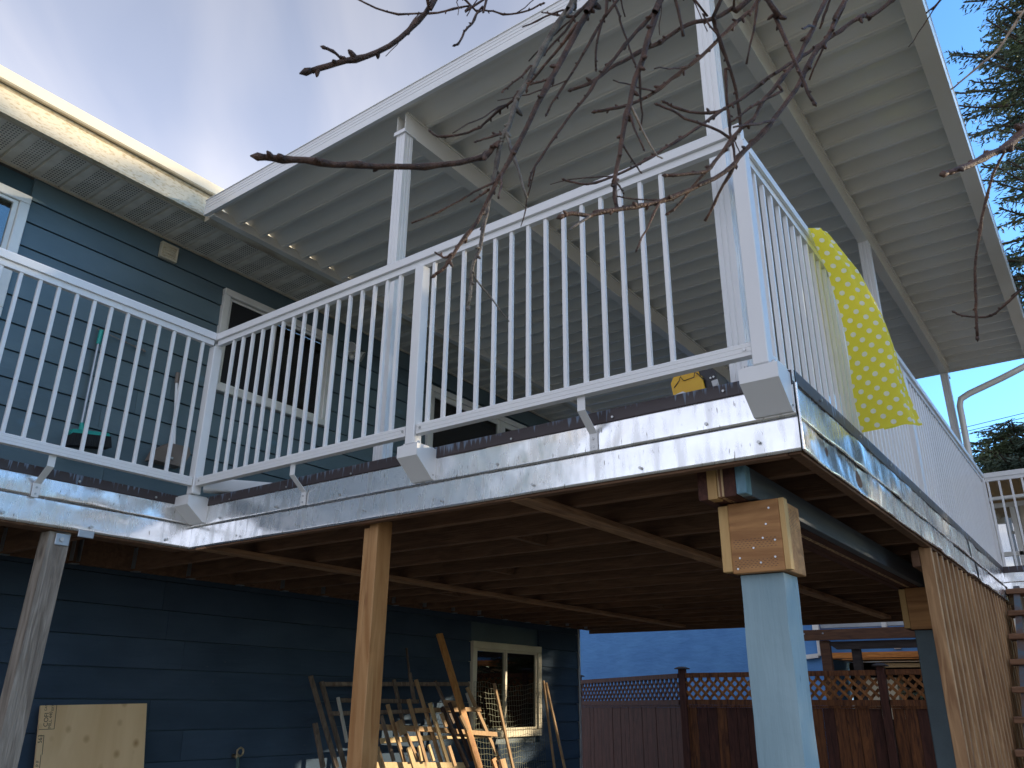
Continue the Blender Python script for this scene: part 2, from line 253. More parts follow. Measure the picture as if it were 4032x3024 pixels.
# ------------------------------------------------------------------ mesh helpers
W={}
class MB:
    def __init__(s): s.v=[]; s.f=[]; s.uv=None; s.smooth=False
    def add(s,v,f):
        o=len(s.v); s.v+=[tuple(p) for p in v]; s.f+=[tuple(i+o for i in q) for q in f]; return s
    def box(s,x0,x1,y0,y1,z0,z1,c=0.0):
        if c<=0:
            v=[(x,y,z) for x in (x0,x1) for y in (y0,y1) for z in (z0,z1)]
            return s.add(v,[(0,1,3,2),(4,6,7,5),(0,4,5,1),(2,3,7,6),(0,2,6,4),(1,5,7,3)])
        X=(x0,x1);Y=(y0,y1);Z=(z0,z1); v=[];f=[]
        idx={}
        for i in (0,1):
            for j in (0,1):
                for k in (0,1):
                    sx=c if i==0 else -c; sy=c if j==0 else -c; sz=c if k==0 else -c
                    for a in range(3):
                        p=[X[i]+sx,Y[j]+sy,Z[k]+sz]; p[a]=(X[i],Y[j],Z[k])[a]
                        idx[(i,j,k,a)]=len(v); v.append(tuple(p))
        def face(pts): f.append(tuple(pts))
        for i in (0,1): face([idx[(i,j,k,0)] for j,k in ((0,0),(0,1),(1,1),(1,0))][::(1 if i==0 else -1)])
        for j in (0,1): face([idx[(i,j,k,1)] for i,k in ((0,0),(1,0),(1,1),(0,1))][::(1 if j==0 else -1)])
        for k in (0,1): face([idx[(i,j,k,2)] for i,j in ((0,0),(0,1),(1,1),(1,0))][::(1 if k==0 else -1)])
        for j in (0,1):
            for k in (0,1): face([idx[(0,j,k,1)],idx[(1,j,k,1)],idx[(1,j,k,2)],idx[(0,j,k,2)]])
        for i in (0,1):
            for k in (0,1): face([idx[(i,0,k,0)],idx[(i,1,k,0)],idx[(i,1,k,2)],idx[(i,0,k,2)]])
        for i in (0,1):
            for j in (0,1): face([idx[(i,j,0,0)],idx[(i,j,1,0)],idx[(i,j,1,1)],idx[(i,j,0,1)]])
        for i in (0,1):
            for j in (0,1):
                for k in (0,1): face([idx[(i,j,k,a)] for a in range(3)])
        return s.add(v,f)
    def prism(s,prof,axis,a,b):   # closed profile extruded along an axis
        n=len(prof)
        def P(p,t):
            return {'x':(t,p[0],p[1]),'y':(p[0],t,p[1]),'z':(p[0],p[1],t)}[axis]
        v=[P(p,a) for p in prof]+[P(p,b) for p in prof]
        f=[(i,(i+1)%n,n+(i+1)%n,n+i) for i in range(n)]+[tuple(range(n)),tuple(range(2*n-1,n-1,-1))]
        return s.add(v,f)
    def tube(s,pts,rad,n=7,cap=True):
        pts=[Vector(p) for p in pts]; k=len(pts)
        rad=rad if isinstance(rad,(list,tuple)) else [rad]*k
        v=[];f=[]; nrm=None
        for i,p in enumerate(pts):
            t=(pts[min(i+1,k-1)]-pts[max(i-1,0)]).normalized()
            if nrm is None: nrm=t.orthogonal().normalized()
            nrm=(nrm-t*nrm.dot(t)); nrm=nrm.normalized() if nrm.length>1e-6 else t.orthogonal().normalized()
            bn=t.cross(nrm)
            for j in range(n):
                a=2*math.pi*j/n; v.append(p+(nrm*math.cos(a)+bn*math.sin(a))*rad[i])
        for i in range(k-1):
            for j in range(n): f.append((i*n+j,i*n+(j+1)%n,(i+1)*n+(j+1)%n,(i+1)*n+j))
        if cap: f.append(tuple(range(n-1,-1,-1))); f.append(tuple(range((k-1)*n,k*n)))
        return s.add(v,f)
    def bar(s,a,b,w,t,nrm=(0,-1,0)):   # rectangular bar from a to b: w across, t along nrm
        a=Vector(a);b=Vector(b);d=(b-a).normalized();nr=Vector(nrm);nr=(nr-d*nr.dot(d)).normalized();sd_=d.cross(nr)
        v=[];
        for p in (a,b):
            for x,y in ((-1,-1),(1,-1),(1,1),(-1,1)): v.append(p+sd_*(x*w/2)+nr*(y*t/2))
        return s.add(v,[(0,1,2,3),(7,6,5,4),(0,4,5,1),(1,5,6,2),(2,6,7,3),(3,7,4,0)])
    def disc(s,c,r,n_,h=.004,seg=8):   # short cylinder, a screw head
        c=Vector(c); n_=Vector(n_); return s.tube([c,c+n_*h],r,seg)
def fixn(me):
    import bmesh
    b=bmesh.new(); b.from_mesh(me); bmesh.ops.recalc_face_normals(b,faces=b.faces); b.to_mesh(me); b.free()
def link(name,me,loc,parent=None,mt=None):
    o=bpy.data.objects.new(name,me); col.objects.link(o)
    if parent is not None:
        o.parent=parent; o.location=Vector(loc)-W[parent.name]
    else: o.location=loc
    W[o.name]=Vector(loc); return o
def mk(name,mb,mt,parent=None,loc=None,fix=True):
    vs=[Vector(v) for v in mb.v]
    if loc is None:
        lo=[min(v[i] for v in vs) for i in range(3)]; hi=[max(v[i] for v in vs) for i in range(3)]
        loc=Vector([(lo[i]+hi[i])/2 for i in range(3)])
        if parent is None: loc.z=lo[2]
    loc=Vector(loc)
    me=bpy.data.meshes.new(name); me.from_pydata([v-loc for v in vs],[],mb.f)
    if mb.uv:
        ul=me.uv_layers.new(name='UVMap')
        for lp in me.loops: ul.data[lp.index].uv=mb.uv[lp.vertex_index]
    if fix: fixn(me)
    if mb.smooth:
        for p in me.polygons: p.use_smooth=True
    me.materials.append(mt)
    return link(name,me,loc,parent)
def again(o,loc,parent=None):   # another instance of a part, same mesh data
    return link(o.name.split('.')[0],o.data,loc,parent)
def thing(name,loc,label,cat,group=None):
    e=bpy.data.objects.new(name,None); col.objects.link(e); e.location=loc; e.empty_display_size=.1; W[e.name]=Vector(loc)
    e['label']=label; e['category']=cat
    if group: e['group']=group
    return e
def tag(o,label,cat,group=None):
    o['label']=label; o['category']=cat
    if group: o['group']=group
    return o
B=lambda *a,**k: MB().box(*a,**k)
# ------------------------------------------------------------------ ground
g=MB(); n_=40; xs=[-150+300*i/n_ for i in range(n_+1)]
g.add([(x*2,y*2,GZ+(noise.noise(Vector((x*.05,y*.05,0)))*.05 if abs(x)<20 and abs(y)<20 else 0)) for y in xs for x in xs],[(j*(n_+1)+i,j*(n_+1)+i+1,(j+1)*(n_+1)+i+1,(j+1)*(n_+1)+i) for j in range(n_) for i in range(n_)])
go=mk('ground',g,M['ground']); go['kind']='structure'
# ------------------------------------------------------------------ house
HY=5.17
house=thing('house',(3,8,GZ),'two storey house with blue lap siding, cream eave gutter and perforated soffit','house')
mk('wall',B(-3,8.32,HY+.035,HY+.13,GZ,3.15),M['trim'],house)
mk('side_wall',B(8.2,8.32,HY+.135,11,GZ,3.15),M['trim'],house)
WIN=[(.35,1.684,2.13,2.995),(3.15,4.28,2.13,2.975),(6.35,7.525,-.38,.50),(5.55,7.9,.98,2.93)]
def courses(zs,x0,x1,mt,tilt):
    for k in range(len(zs)-1):
        zt,zb=zs[k],zs[k+1]
        segs=[(x0,x1)]
        for a,b,c,d in WIN:
            if d>zb+.012 and c<zt-.012:
                nw=[]
                for s0,s1 in segs:
                    if b<=s0 or a>=s1: nw.append((s0,s1)); continue
                    if a>s0: nw.append((s0,a))
                    if b<s1: nw.append((b,s1))
                segs=nw
        for s0,s1 in segs:
            if s1-s0<.02: continue
            # long boards are butt-jointed
            cuts=[s0]
            while s1-cuts[-1]>3.9: cuts.append(cuts[-1]+random.uniform(2.4,3.6))
            cuts.append(s1)
            for a,b in zip(cuts,cuts[1:]):
                if b-a<.02: continue
                mb=MB(); dz=lambda x: tilt*(8-x)
                v=[]
                for x in (a+.001,b-.001):
                    v+=[(x,HY,zb+dz(x)),(x,HY+.012,zt-.0055+dz(x)),(x,HY+.030,zt-.0055+dz(x)),(x,HY+.030,zb+dz(x))]
                mb.add(v,[(0,1,5,4),(1,2,6,5),(2,3,7,6),(3,0,4,7),(0,3,2,1),(4,5,6,7)])
                mk('siding_board',mb,mt,house)
up=[3.15,2.968]+[2.812-.1745*i for i in range(12)]
courses([z for z in up if z>.9]+[.86],-2.9,8.305,M['siding'],.003)
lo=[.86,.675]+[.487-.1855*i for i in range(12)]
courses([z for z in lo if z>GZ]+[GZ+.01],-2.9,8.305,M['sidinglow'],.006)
mk('corner_strip',B(8.306,8.345,HY-.008,HY+.13,GZ,.86,.003),M['alu'],house)
# soffit panels
sf=None
for k in range(-22,37):
    x=1.541+.1895*k
    if sf is None: sf=mk('soffit_panel',MB().prism([(x-.0935,3.155),(x-.0935,3.168),(x-.090,3.168),(x-.086,3.157),(x+.086,3.157),(x+.090,3.168),(x+.0935,3.168),(x+.0935,3.1775),(x-.0935,3.1775)][1:],'y',4.70,HY),M['soffit'],house)
    else: again(sf,(x,W[sf.name].y,W[sf.name].z),house)
for y in (4.712,HY-.006):
    mk('soffit_trim',B(-3,8.4,y-.008,y+.006,3.148,3.156),M['cream'],house)
gt=MB().prism([(4.70,3.150),(4.70,3.36),(4.685,3.36),(4.635,3.315),(4.652,3.30),(4.655,3.165),(4.66,3.150)],'x',-3,8.4)
mk('eave_gutter',gt,M['gutter'],house)
mk('gutter_lip',MB().prism([(4.61,3.318),(4.60,3.326),(4.60,3.400),(4.61,3.408),(4.70,3.415),(4.70,3.362),(4.63,3.318)],'x',-3,8.4),M['gutterclean'],house)
rf=MB().prism([(4.66,3.418),(8,4.5),(11.3,3.418)],'x',-3.1,8.6)
mk('roof',rf,mat('grey_shingles',(.09,.085,.08),.9,rv=0,bump=.5,bscale=30),house)
# house windows -----------------------------------------------------
def window(x0,x1,z0,z1,fm,tw,split,name='window',screen=True,curtain=False):
    mb=MB(); y0,y1=HY-.028,HY+.034; t=tw
    mb.box(x0,x1,y0,y1,z1-t,z1,.004); mb.box(x0,x1,y0,y1,z0,z0+t,.004); mb.box(x0,x0+t,y0,y1,z0+t+.001,z1-t-.001,.004); mb.box(x1-t,x1,y0,y1,z0+t+.001,z1-t-.001,.004)
    wn=mk(name,mb,fm,house,fix=True)
    s=split; a,b,c,d=x0+t,x1-t,z0+t,z1-t; iy0,iy1=HY-.012,HY+.028; q=.022
    for (p0,p1,yy) in ((a+.002,s+.012,iy0+.012),(s-.012,b-.002,iy0)):
        f=MB(); f.box(p0,p1,yy,iy1,d-q,d-.002,.002); f.box(p0,p1,yy,iy1,c+.002,c+q,.002); f.box(p0,p0+q+.006,yy,iy1,c+q,d-q); f.box(p1-q-.006,p1,yy,iy1,c+q,d-q)
        mk('sash',f,fm,wn)
    mk('pane',B(a+.02,s-.01,HY+.012,HY+.015,c+.02,d-.02),M['glass'],wn)
    mk('pane',B(s+.01,b-.02,HY+.002,HY+.005,c+.02,d-.02),M['glass'],wn)
    if screen: mk('insect_screen',B(a+.03,s-.015,HY+.004,HY+.0055,c+.022,d-.022),M['screen'],wn)
    if curtain:
        cm=MB(); nx=40
        v=[(a+.02+(b-a-.04)*i/nx,HY+.025+.006*math.sin(i*1.3),z) for z in (c+.01,d-.01) for i in range(nx+1)]
        cm.add(v,[(i,i+1,nx+2+i,nx+1+i) for i in range(nx)]); mk('curtain',cm,M['curtain'],wn,fix=False)
    else: mk('room_backing',B(a,b,HY+.0305,HY+.034,c,d),M['room'],wn)
    return wn
w1=window(.35,1.684,2.13,2.995,M['vinyl'],.062,1.0)
w2=window(3.15,4.28,2.13,2.975,M['vinyl'],.058,3.655)
w3=window(6.35,7.525,-.38,.50,M['vinylcream'],.065,6.905,screen=False,curtain=True)
pl=MB()
for i in range(26):
    x=3.80+random.random()*.32; h=random.uniform(.05,.22); pl.bar((x,HY+.018,2.20),(x+random.uniform(-.05,.05),HY+.02,2.20+h),.008,.002)
lv=mk('plant_leaves',pl,M['fluff'],w2); lv['kind']='stuff'
# sliding door on the deck
dr=MB(); x0,x1,z0,z1=5.55,7.9,.98,2.93
dr.box(x0,x1,HY-.03,HY+.034,z1-.06,z1,.004); dr.box(x0,x0+.06,HY-.03,HY+.034,z0,z1-.061,.004); dr.box(x1-.06,x1,HY-.03,HY+.034,z0,z1-.061,.004); dr.box(6.735,6.80,HY-.022,HY+.03,z0,z1-.061,.004)
do=mk('sliding_door',dr,M['vinyl'],house)
for a,b in ((5.61,6.734),(6.801,7.84)):
    fr=MB(); fr.box(a,b,HY-.015,HY+.02,z1-.115,z1-.062,.003); fr.box(a,a+.035,HY-.015,HY+.02,z0,z1-.116,.003); fr.box(b-.035,b,HY-.015,HY+.02,z0,z1-.116,.003); mk('door_leaf',fr,M['vinyl'],do)
    mk('pane',B(a+.035,b-.035,HY,HY+.004,z0,z1-.117),M['glass'],do); mk('room_backing',B(a,b,HY+.0305,HY+.034,z0,z1-.062),M['room'],do)
# ------------------------------------------------------------------ deck
XA,YA,YB=2.44,3.951,.693
deck=thing('deck',(5,3,.73),'raised timber deck wrapped in shiny aluminium flashing, dark joists showing underneath','deck')
fl=MB(); pg=[(-2,YA+.02),(XA+.02,YA+.02),(XA+.02,YB+.02),(7.43,YB+.02),(7.43,-1.2),(8.8,-1.2),(8.8,HY-.002),(-2,HY-.002)]
fl.prism(pg,'z',.915,.975); mk('deck_floor',fl,M['deck'],deck)
sb=MB(); sb.prism(pg,'z',.9105,.9148); mk('subfloor',sb,M['beamdark'],deck)
def sheet(p0,p1,z0,z1,nrm,off,amp,seed,thick=.0035,lap=0.,kz=1.):
    # one dented strip of flashing: a fine grid pushed in and out, with thickness
    p0=Vector(p0);p1=Vector(p1);L=(p1-p0).length;nx=max(8,int(L/.022)) ;nz=10;v=[];f=[]
    nv=Vector(nrm)
    for s_ in (0,1):
        for j in range(nz+1):
            for i in range(nx+1):
                t=i/nx; z=z0+(z1-z0)*j/nz; p=p0+(p1-p0)*t; s=t*L
                e=math.sin(math.pi*j/nz)**.6
                h=noise.noise(Vector((s*4.2+seed*3.1,z*7*kz+seed,seed)))*1.0+noise.noise(Vector((s*11+seed,z*14*kz,seed*2.3)))*.38
                q=noise.noise(Vector((s*1.3,seed*7.7,0)))
                hh=amp*h*(.35+.9*max(0,q+.35))*(.25+.75*e)+off+lap*(1-j/nz)
                zz_=z+(noise.noise(Vector((s*2.2,seed*1.7,3)))*(.0022 if kz==1 else .009) if j==0 else 0)
                v.append((p.x+nv.x*(hh-s_*thick),p.y+nv.y*(hh-s_*thick),zz_))
    n1_=(nx+1)*(nz+1)
    for s_ in (0,1):
        for j in range(nz):
            for i in range(nx):
                a=s_*n1_+j*(nx+1)+i; q=(a,a+1,a+nx+2,a+nx+1); f.append(q if s_==0 else q[::-1])
    for i in range(nx): 
        a=i; f.append((a,a+n1_,a+n1_+1,a+1)); a=nz*(nx+1)+i; f.append((a,a+1,a+n1_+1,a+n1_))
    m_=MB().add(v,f); m_.smooth=True; return m_
def run(a,b,nrm,seed,zs,amps,cuts):
    for k,(z0,z1) in enumerate(zs):
        cs=[0]+cuts[k]+[1]
        for c0,c1 in zip(cs,cs[1:]):
            A=Vector((*a,0)).lerp(Vector((*b,0)),c0); Bq=Vector((*a,0)).lerp(Vector((*b,0)),c1)
            if c1<1: Bq+= (Vector((*b,0))-Vector((*a,0))).normalized()*.03
            mk('flashing_sheet',sheet(A,Bq,z0,z1,nrm,(.0,.005)[k]+(.0015 if c0>0 else 0),amps[k],seed+k*5+c0*9,lap=.003,kz=.35 if nrm[1]<0 and a[0]>2 else 1.),M['flash'],deck)
    mk('edge_strip',sheet((*a,0),(*b,0),.934,.982,nrm,.009,.0012,seed+20),M['brown'],deck)
run((-2,YA),(XA-.001,YA),(0,-1,0),1.3,((.716,.846),(.842,.94)),(.008,.010),([.45],[.6]))
run((XA,YA),(XA,YB),(-1,0,0),4.1,((.716,.835),(.829,.94)),(.0035,.003),([.35],[.62]))
run((XA,YB),(7.42,YB),(0,-1,0),8.2,((.716,.829),(.825,.94)),(.020,.018),([.35,.7],[.28,.66]))
run((7.42,YB-.01),(7.42,-1.2),(-1,0,0),3.2,((.80,.80+.08),(.86,.94)),(.002,.002),([],[]))
mk('fold',MB().tube([(XA-.010,YB-.010,.716),(XA-.010,YB-.010,.935)],.004,6),M['flash'],deck)
sh=None
def screwhead(p,n,par,r=.007):
    return mk('screw',MB().disc(p,r,n,.004),M['screw'],par)
for t in (.1,.24,.38,.52,.66,.80,.93):
    y=YA+(YB-YA)*t
    screwhead((XA-.012,y,.95+random.uniform(-.008,.01)),(-1,0,0),deck,.0045); screwhead((XA-.010,y-.1,.75+random.uniform(-.01,.012)),(-1,0,0),deck,.0055); screwhead((XA-.010,y+.07,.855),(-1,0,0),deck,.006)
for x in (.6,1.0,1.4,1.8,2.2):
    screwhead((x,YA-.012,.95),(0,-1,0),deck,.006); screwhead((x+.1,YA-.012,.745),(0,-1,0),deck,.008)
for x in (2.7,3.2,3.7,4.3,5.0,5.8,6.6): screwhead((x,YB-.012,.955),(0,-1,0),deck,.006)
# rim boards behind the flashing
rim=[((XA+.006,XA+.044),(YB+.046,YA+.045)),((XA+.006,8.8),(YB+.006,YB+.044)),((-2,XA+.004),(YA+.006,YA+.044))]
for (a,b),(c,d) in rim:
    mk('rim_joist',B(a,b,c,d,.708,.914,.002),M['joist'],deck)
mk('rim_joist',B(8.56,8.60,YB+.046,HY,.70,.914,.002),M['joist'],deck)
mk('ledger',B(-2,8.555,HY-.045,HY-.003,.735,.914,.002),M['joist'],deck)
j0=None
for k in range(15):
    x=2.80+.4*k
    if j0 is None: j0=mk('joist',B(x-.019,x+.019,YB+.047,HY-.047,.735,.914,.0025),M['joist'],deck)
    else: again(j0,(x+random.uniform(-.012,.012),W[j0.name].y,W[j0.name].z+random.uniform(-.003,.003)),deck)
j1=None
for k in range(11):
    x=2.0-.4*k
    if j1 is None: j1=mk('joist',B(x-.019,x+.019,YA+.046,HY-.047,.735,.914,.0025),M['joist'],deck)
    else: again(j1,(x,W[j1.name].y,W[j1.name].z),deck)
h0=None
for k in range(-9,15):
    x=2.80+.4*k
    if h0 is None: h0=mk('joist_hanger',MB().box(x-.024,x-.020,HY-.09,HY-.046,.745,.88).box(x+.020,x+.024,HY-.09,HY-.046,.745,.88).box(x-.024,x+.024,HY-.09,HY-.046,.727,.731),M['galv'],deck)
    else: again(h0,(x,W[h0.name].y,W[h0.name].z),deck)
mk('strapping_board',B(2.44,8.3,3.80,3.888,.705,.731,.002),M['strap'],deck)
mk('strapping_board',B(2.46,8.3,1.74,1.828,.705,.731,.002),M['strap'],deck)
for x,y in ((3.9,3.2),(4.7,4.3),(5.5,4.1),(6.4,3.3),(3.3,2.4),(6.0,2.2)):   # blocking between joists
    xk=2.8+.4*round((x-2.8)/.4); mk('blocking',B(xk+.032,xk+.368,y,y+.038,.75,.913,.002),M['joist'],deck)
# built-up beam with its members seen in the cut end
bm=MB(); zb,zt=.631,.733
for nme,y0,y1,mt,x0,zz0 in (('beam_ply',1.056,1.094,'beamdark',2.560,.631),('beam_ply',.9985,1.020,'ply',2.553,.633),('beam_ply',.955,.9975,'beamdark',2.553,.631)):
    mk(nme,B(x0,8.28,y0,y1,zz0,zt,.0015),M[mt],deck)
mk('beam_ply',B(2.60,8.28,1.021,1.055,.634,zt,.001),M['beamdark'],deck)
mk('beam_end_cap',B(2.549,2.598,1.0215,1.0545,.628,zt,.001),M['beamtan'],deck)
mk('beam_ply',B(2.60,8.28,.918,.954,.633,zt,.002),M['beamgrey'],deck)
mk('beam_end_cap',B(2.548,2.599,.9185,.9535,.634,zt,.003),M['beamblue'],deck)
# ------------------------------------------------------------------ posts under the deck
def capblock(x,y0,y1,z0,z1,xl,par):
    mk('cap_board',B(x,x+.034,y0+.002,y1-.036,z0,z1,.002),M['box'],par)
    mk('cap_board',B(x+.001,x+.036+xl*.0,y1-.035,y1-.0,z0+.008,z1-.004,.002),M['boxend'],par)
    mk('cap_board',B(x+.036,x+xl,y0-.001,y0+.034,z0+.002,z1,.002),M['box'],par)
    mk('cap_board',B(x+.0005,x+.0355,y0-.017,y0+.0012,z0+.002,z1,.001),M['boxend'],par)
    mk('cap_core',B(x+.037,x+xl,y0+.035,y1-.001,z0+.004,z1,.001),M['beamdark'],par)
p1=thing('support_post',(2.76,.95,GZ),'pale blue painted column with fresh timber block on top, nearest the outer deck corner','post','painted columns under the deck')
cm=MB(); hgt=.388-GZ
NZ=46; v=[];f=[]
prof=[]
def colpt(i):
    x0,x1,y0,y1=2.685,2.825,.872,1.018; s=[(x0,y0),(x0,(y0+y1)/2),(x0,y1),((x0+x1)/2,y1),(x1,y1),(x1,(y0+y1)/2),(x1,y0),((x0+x1)/2,y0)]; return s[i]
for k in range(NZ+1):
    z=GZ+hgt*k/NZ
    for i in range(8):
        x,y=colpt(i); w_=.0035 if i%2==0 else .002
        v.append((x+noise.noise(Vector((z*6,i*3.1,0)))*w_,y+noise.noise(Vector((z*7,i*5.3,4)))*w_,z))
for k in range(NZ):
    for i in range(8): f.append((k*8+i,k*8+(i+1)%8,(k+1)*8+(i+1)%8,(k+1)*8+i))
f.append(tuple(range(7,-1,-1))); f.append(tuple(range(NZ*8,NZ*8+8)))
cm.add(v,f); mk('shaft',cm,M['column'],p1)
capblock(2.65,.85,1.065,.390,.628,.205,p1)
for (y,z) in ((.885,.598),(.90,.545),(.875,.49),(.915,.50),(.95,.47),(.88,.435),(.93,.42),(1.0,.44),(1.01,.405)):
    screwhead((2.651,y,z),(-1,0,0),p1,.0035)
inc=MB()
for r_,z in enumerate((.50,.493,.486,.479,.472,.43,.424,.418,.412,.406)):
    for k in range(12):
        y=.872+.0135*k+(.006 if r_%2 else 0)
        if y<1.02: inc.box(2.6494,2.652,y,y+.006,z,z+.0012)
for r_ in range(12):
    for k in range(5):
        x=2.70+.026*k+(.012 if r_%2 else 0); inc.box(x,x+.006,.8484,.851,.54+.006*r_,.5412+.006*r_)
io=mk('incising_marks',inc,M['black'],p1); io['kind']='stuff'
p2=thing('support_post',(5.48,.95,GZ),'blue column coloured darker for shade, with timber block, behind the cedar slat screen edge','post','painted columns under the deck')
mk('shaft',B(5.415,5.56,.872,1.02,GZ,.388,.004),M['columnshade'],p2); capblock(5.38,.85,1.065,.390,.628,.205,p2)
p3=thing('support_post',(2.545,2.635,GZ),'new orange fir post laminated from two boards, standing under the front deck edge','post')
mk('shaft',B(2.50,2.592,2.590,2.643,GZ,.733,.003),M['orange'],p3); mk('side_board',B(2.505,2.59,2.6442,2.682,GZ,.70,.003),M['orange'],p3)
p4=thing('support_post',(1.78,4.02,GZ),'weathered grey knotty post with steel corner bracket, at the far left','post')
mb=MB(); 
v=[]
for z,dx in ((GZ,-.05),(.705,0)):
    for x,y in ((1.735,3.985),(1.835,3.985),(1.835,4.075),(1.735,4.075)): v.append((x+dx,y,z))
mb.add(v,[(0,1,2,3),(7,6,5,4),(0,4,5,1),(1,5,6,2),(2,6,7,3),(3,7,4,0)]); mk('shaft',mb,M['grey'],p4)
mk('bracket',MB().box(1.765,1.83,3.978,3.984,.645,.70,.002).box(1.765,1.83,3.978,4.02,.7065,.711,.001),M['galv'],p4); mk('bolt',MB().disc((1.79,3.978,.672),.010,(0,-1,0),.01,6),M['screw'],p4)
mk('joist_tie',B(1.845,1.92,3.936,3.946,.69,.725,.002),M['galv'],p4)
mk('edge_beam',B(-2,2.43,3.998,4.07,.708,.7335,.002),M['joist'],deck)
# ------------------------------------------------------------------ railings
def picket(par,proto,x,y,z0=1.055,z1=1.835,s=.0165):
    if proto is None: return mk('picket',B(x-s/2,x+s/2,y-s/2,y+s/2,z0,z1,.0015),M['white'],par)
    again(proto,(x,y,W[proto.name].z),par); return proto
def toprail_prof(c,w=.052):   # cap with a rounded top over a narrower channel, profile across the rail
    return [(c-w/2,1.858),(c-w/2,1.893),(c-w/2+.006,1.901),(c+w/2-.006,1.901),(c+w/2,1.893),(c+w/2,1.858),(c+w/2-.008,1.856),(c+.013,1.858),(c+.013,1.826),(c-.013,1.826),(c-.013,1.858),(c-w/2+.008,1.856)]
def botrail_prof(c,w=.034): return [(c-w/2,1.018),(c-w/2,1.030),(c-w/2+.0015,1.0305),(c-w/2+.0015,1.0318),(c-w/2,1.0323),(c-w/2,1.046),(c-w/2+.0015,1.0465),(c-w/2+.0015,1.0478),(c-w/2,1.0483),(c-w/2,1.060),(c-w/2+.004,1.064),(c+w/2-.004,1.064),(c+w/2,1.060),(c+w/2,1.018)]
def post(par,x,y,z0,z1,s=.05,nm='post'): return mk(nm,B(x-s/2,x+s/2,y-s/2,y+s/2,z0,z1,.003),M['white'],par)
def bracket(par,x,y,axis):
    # z-shaped strap from the bottom rail down and in to the flashing
    mb=MB(); w=.032
    if axis=='x':   # rail stands off in -x
        pts=[(2.343,1.018),(2.343,.965),(2.424,.898),(2.424,.835)]
        for (a,za),(b_,zb_) in zip(pts,pts[1:]): mb.add([(a,y-w/2,za),(a,y+w/2,za),(b_,y+w/2,zb_),(b_,y-w/2,zb_),(a+.004,y-w/2,za),(a+.004,y+w/2,za),(b_+.004,y+w/2,zb_),(b_+.004,y-w/2,zb_)],[(0,1,2,3),(7,6,5,4),(0,4,5,1),(1,5,6,2),(2,6,7,3),(3,7,4,0)])
        o=mk('wall_bracket',mb,M['white'],par)
        for z in (.88,.85): mk('screw',MB().disc((2.424,y,z),.005,(-1,0,0),.003),M['screw'],o)
    else:
        pts=[(3.833,1.018),(3.833,.965),(3.928,.898),(3.928,.835)]
        for (a,za),(b_,zb_) in zip(pts,pts[1:]): mb.add([(x-w/2,a,za),(x+w/2,a,za),(x+w/2,b_,zb_),(x-w/2,b_,zb_),(x-w/2,a+.004,za),(x+w/2,a+.004,za),(x+w/2,b_+.004,zb_),(x-w/2,b_+.004,zb_)],[(0,1,2,3),(7,6,5,4),(0,4,5,1),(1,5,6,2),(2,6,7,3),(3,7,4,0)])
        o=mk('wall_bracket',mb,M['white'],par)
        for z in (.88,.85): mk('screw',MB().disc((x,3.928,z),.005,(0,-1,0),.003),M['screw'],o)
def fascia_box(par,x0,x1,y0,y1,zt=.972,zm=.922,zb=.838):
    # mount: square box above, underside slanting back to the flashing
    mb=MB(); prof=[(x0,zt),(x0,zm),(x1-.025,zb),(x1,zb),(x1,zt)]; mb.prism(prof,'y',y0,y1)
    o=mk('fascia_mount',mb,M['white'],par)
    mk('mount_plate',B(x0+.012,x1-.01,y0+.01,y1-.01,zt+.001,zt+.007,.001),M['white'],o)
    for yy in (y0+.018,y1-.018): mk('bolt',MB().disc((x0+.026,yy,zt+.007),.007,(0,0,1),.008,6),M['screw'],o)
    mk('screw',MB().disc((x1-.02,y0,zb+.02),.004,(0,-1,0),.003),M['screw'],o)
RF=thing('railing',(2.34,2.3,.98),'white picket railing along the front deck edge, between the inner and outer corner posts','railing','white railings round the deck')
mk('top_rail',MB().prism(toprail_prof(2.343),'y',.79,3.80),M['white'],RF)
mk('bottom_rail',MB().prism(botrail_prof(2.343),'y',.775,2.222),M['white'],RF); mk('bottom_rail',MB().prism(botrail_prof(2.343),'y',2.286,3.795),M['white'],RF)
pk=None
for k in range(14): pk=picket(RF,pk,2.343,2.178-.0865*k)
for k in range(16): pk=picket(RF,pk,2.343,3.66-.0848*k)
post(RF,2.343,2.253,.978,1.825); fascia_box(RF,2.312,2.438,2.199,2.312)
bracket(RF,0,1.425,'x'); bracket(RF,0,3.03,'x')
post(RF,2.343,.750,.978,1.825,.052)
fascia_box(RF,2.312,2.438,.697,.822)
mk('rail_corner',MB().prism(toprail_prof(2.343),'y',.735,.789),M['white'],RF)
for y,z in ((.80,1.041),(2.20,1.041),(2.30,1.041),(3.77,1.041)): mk('screw',MB().disc((2.325,y,z),.006,(-1,0,0),.003),M['screw'],RF)
RL=thing('railing',(1,3.82,.98),'white picket railing on the left, parallel to the blue house wall behind it','railing','white railings round the deck')
mk('top_rail',MB().prism(toprail_prof(3.825),'x',-2,2.315),M['white'],RL); mk('bottom_rail',MB().prism(botrail_prof(3.825),'x',-2,2.312),M['white'],RL)
mk('rail_corner',B(2.3165,2.369,3.801,3.851,1.856,1.901,.005),M['white'],RL)
pk=None
for k in range(40): pk=picket(RL,pk,2.254-.0878*k,3.825)
post(RL,2.343,3.830,.978,1.825,.052); 
bracket(RL,1.61,0,'y')
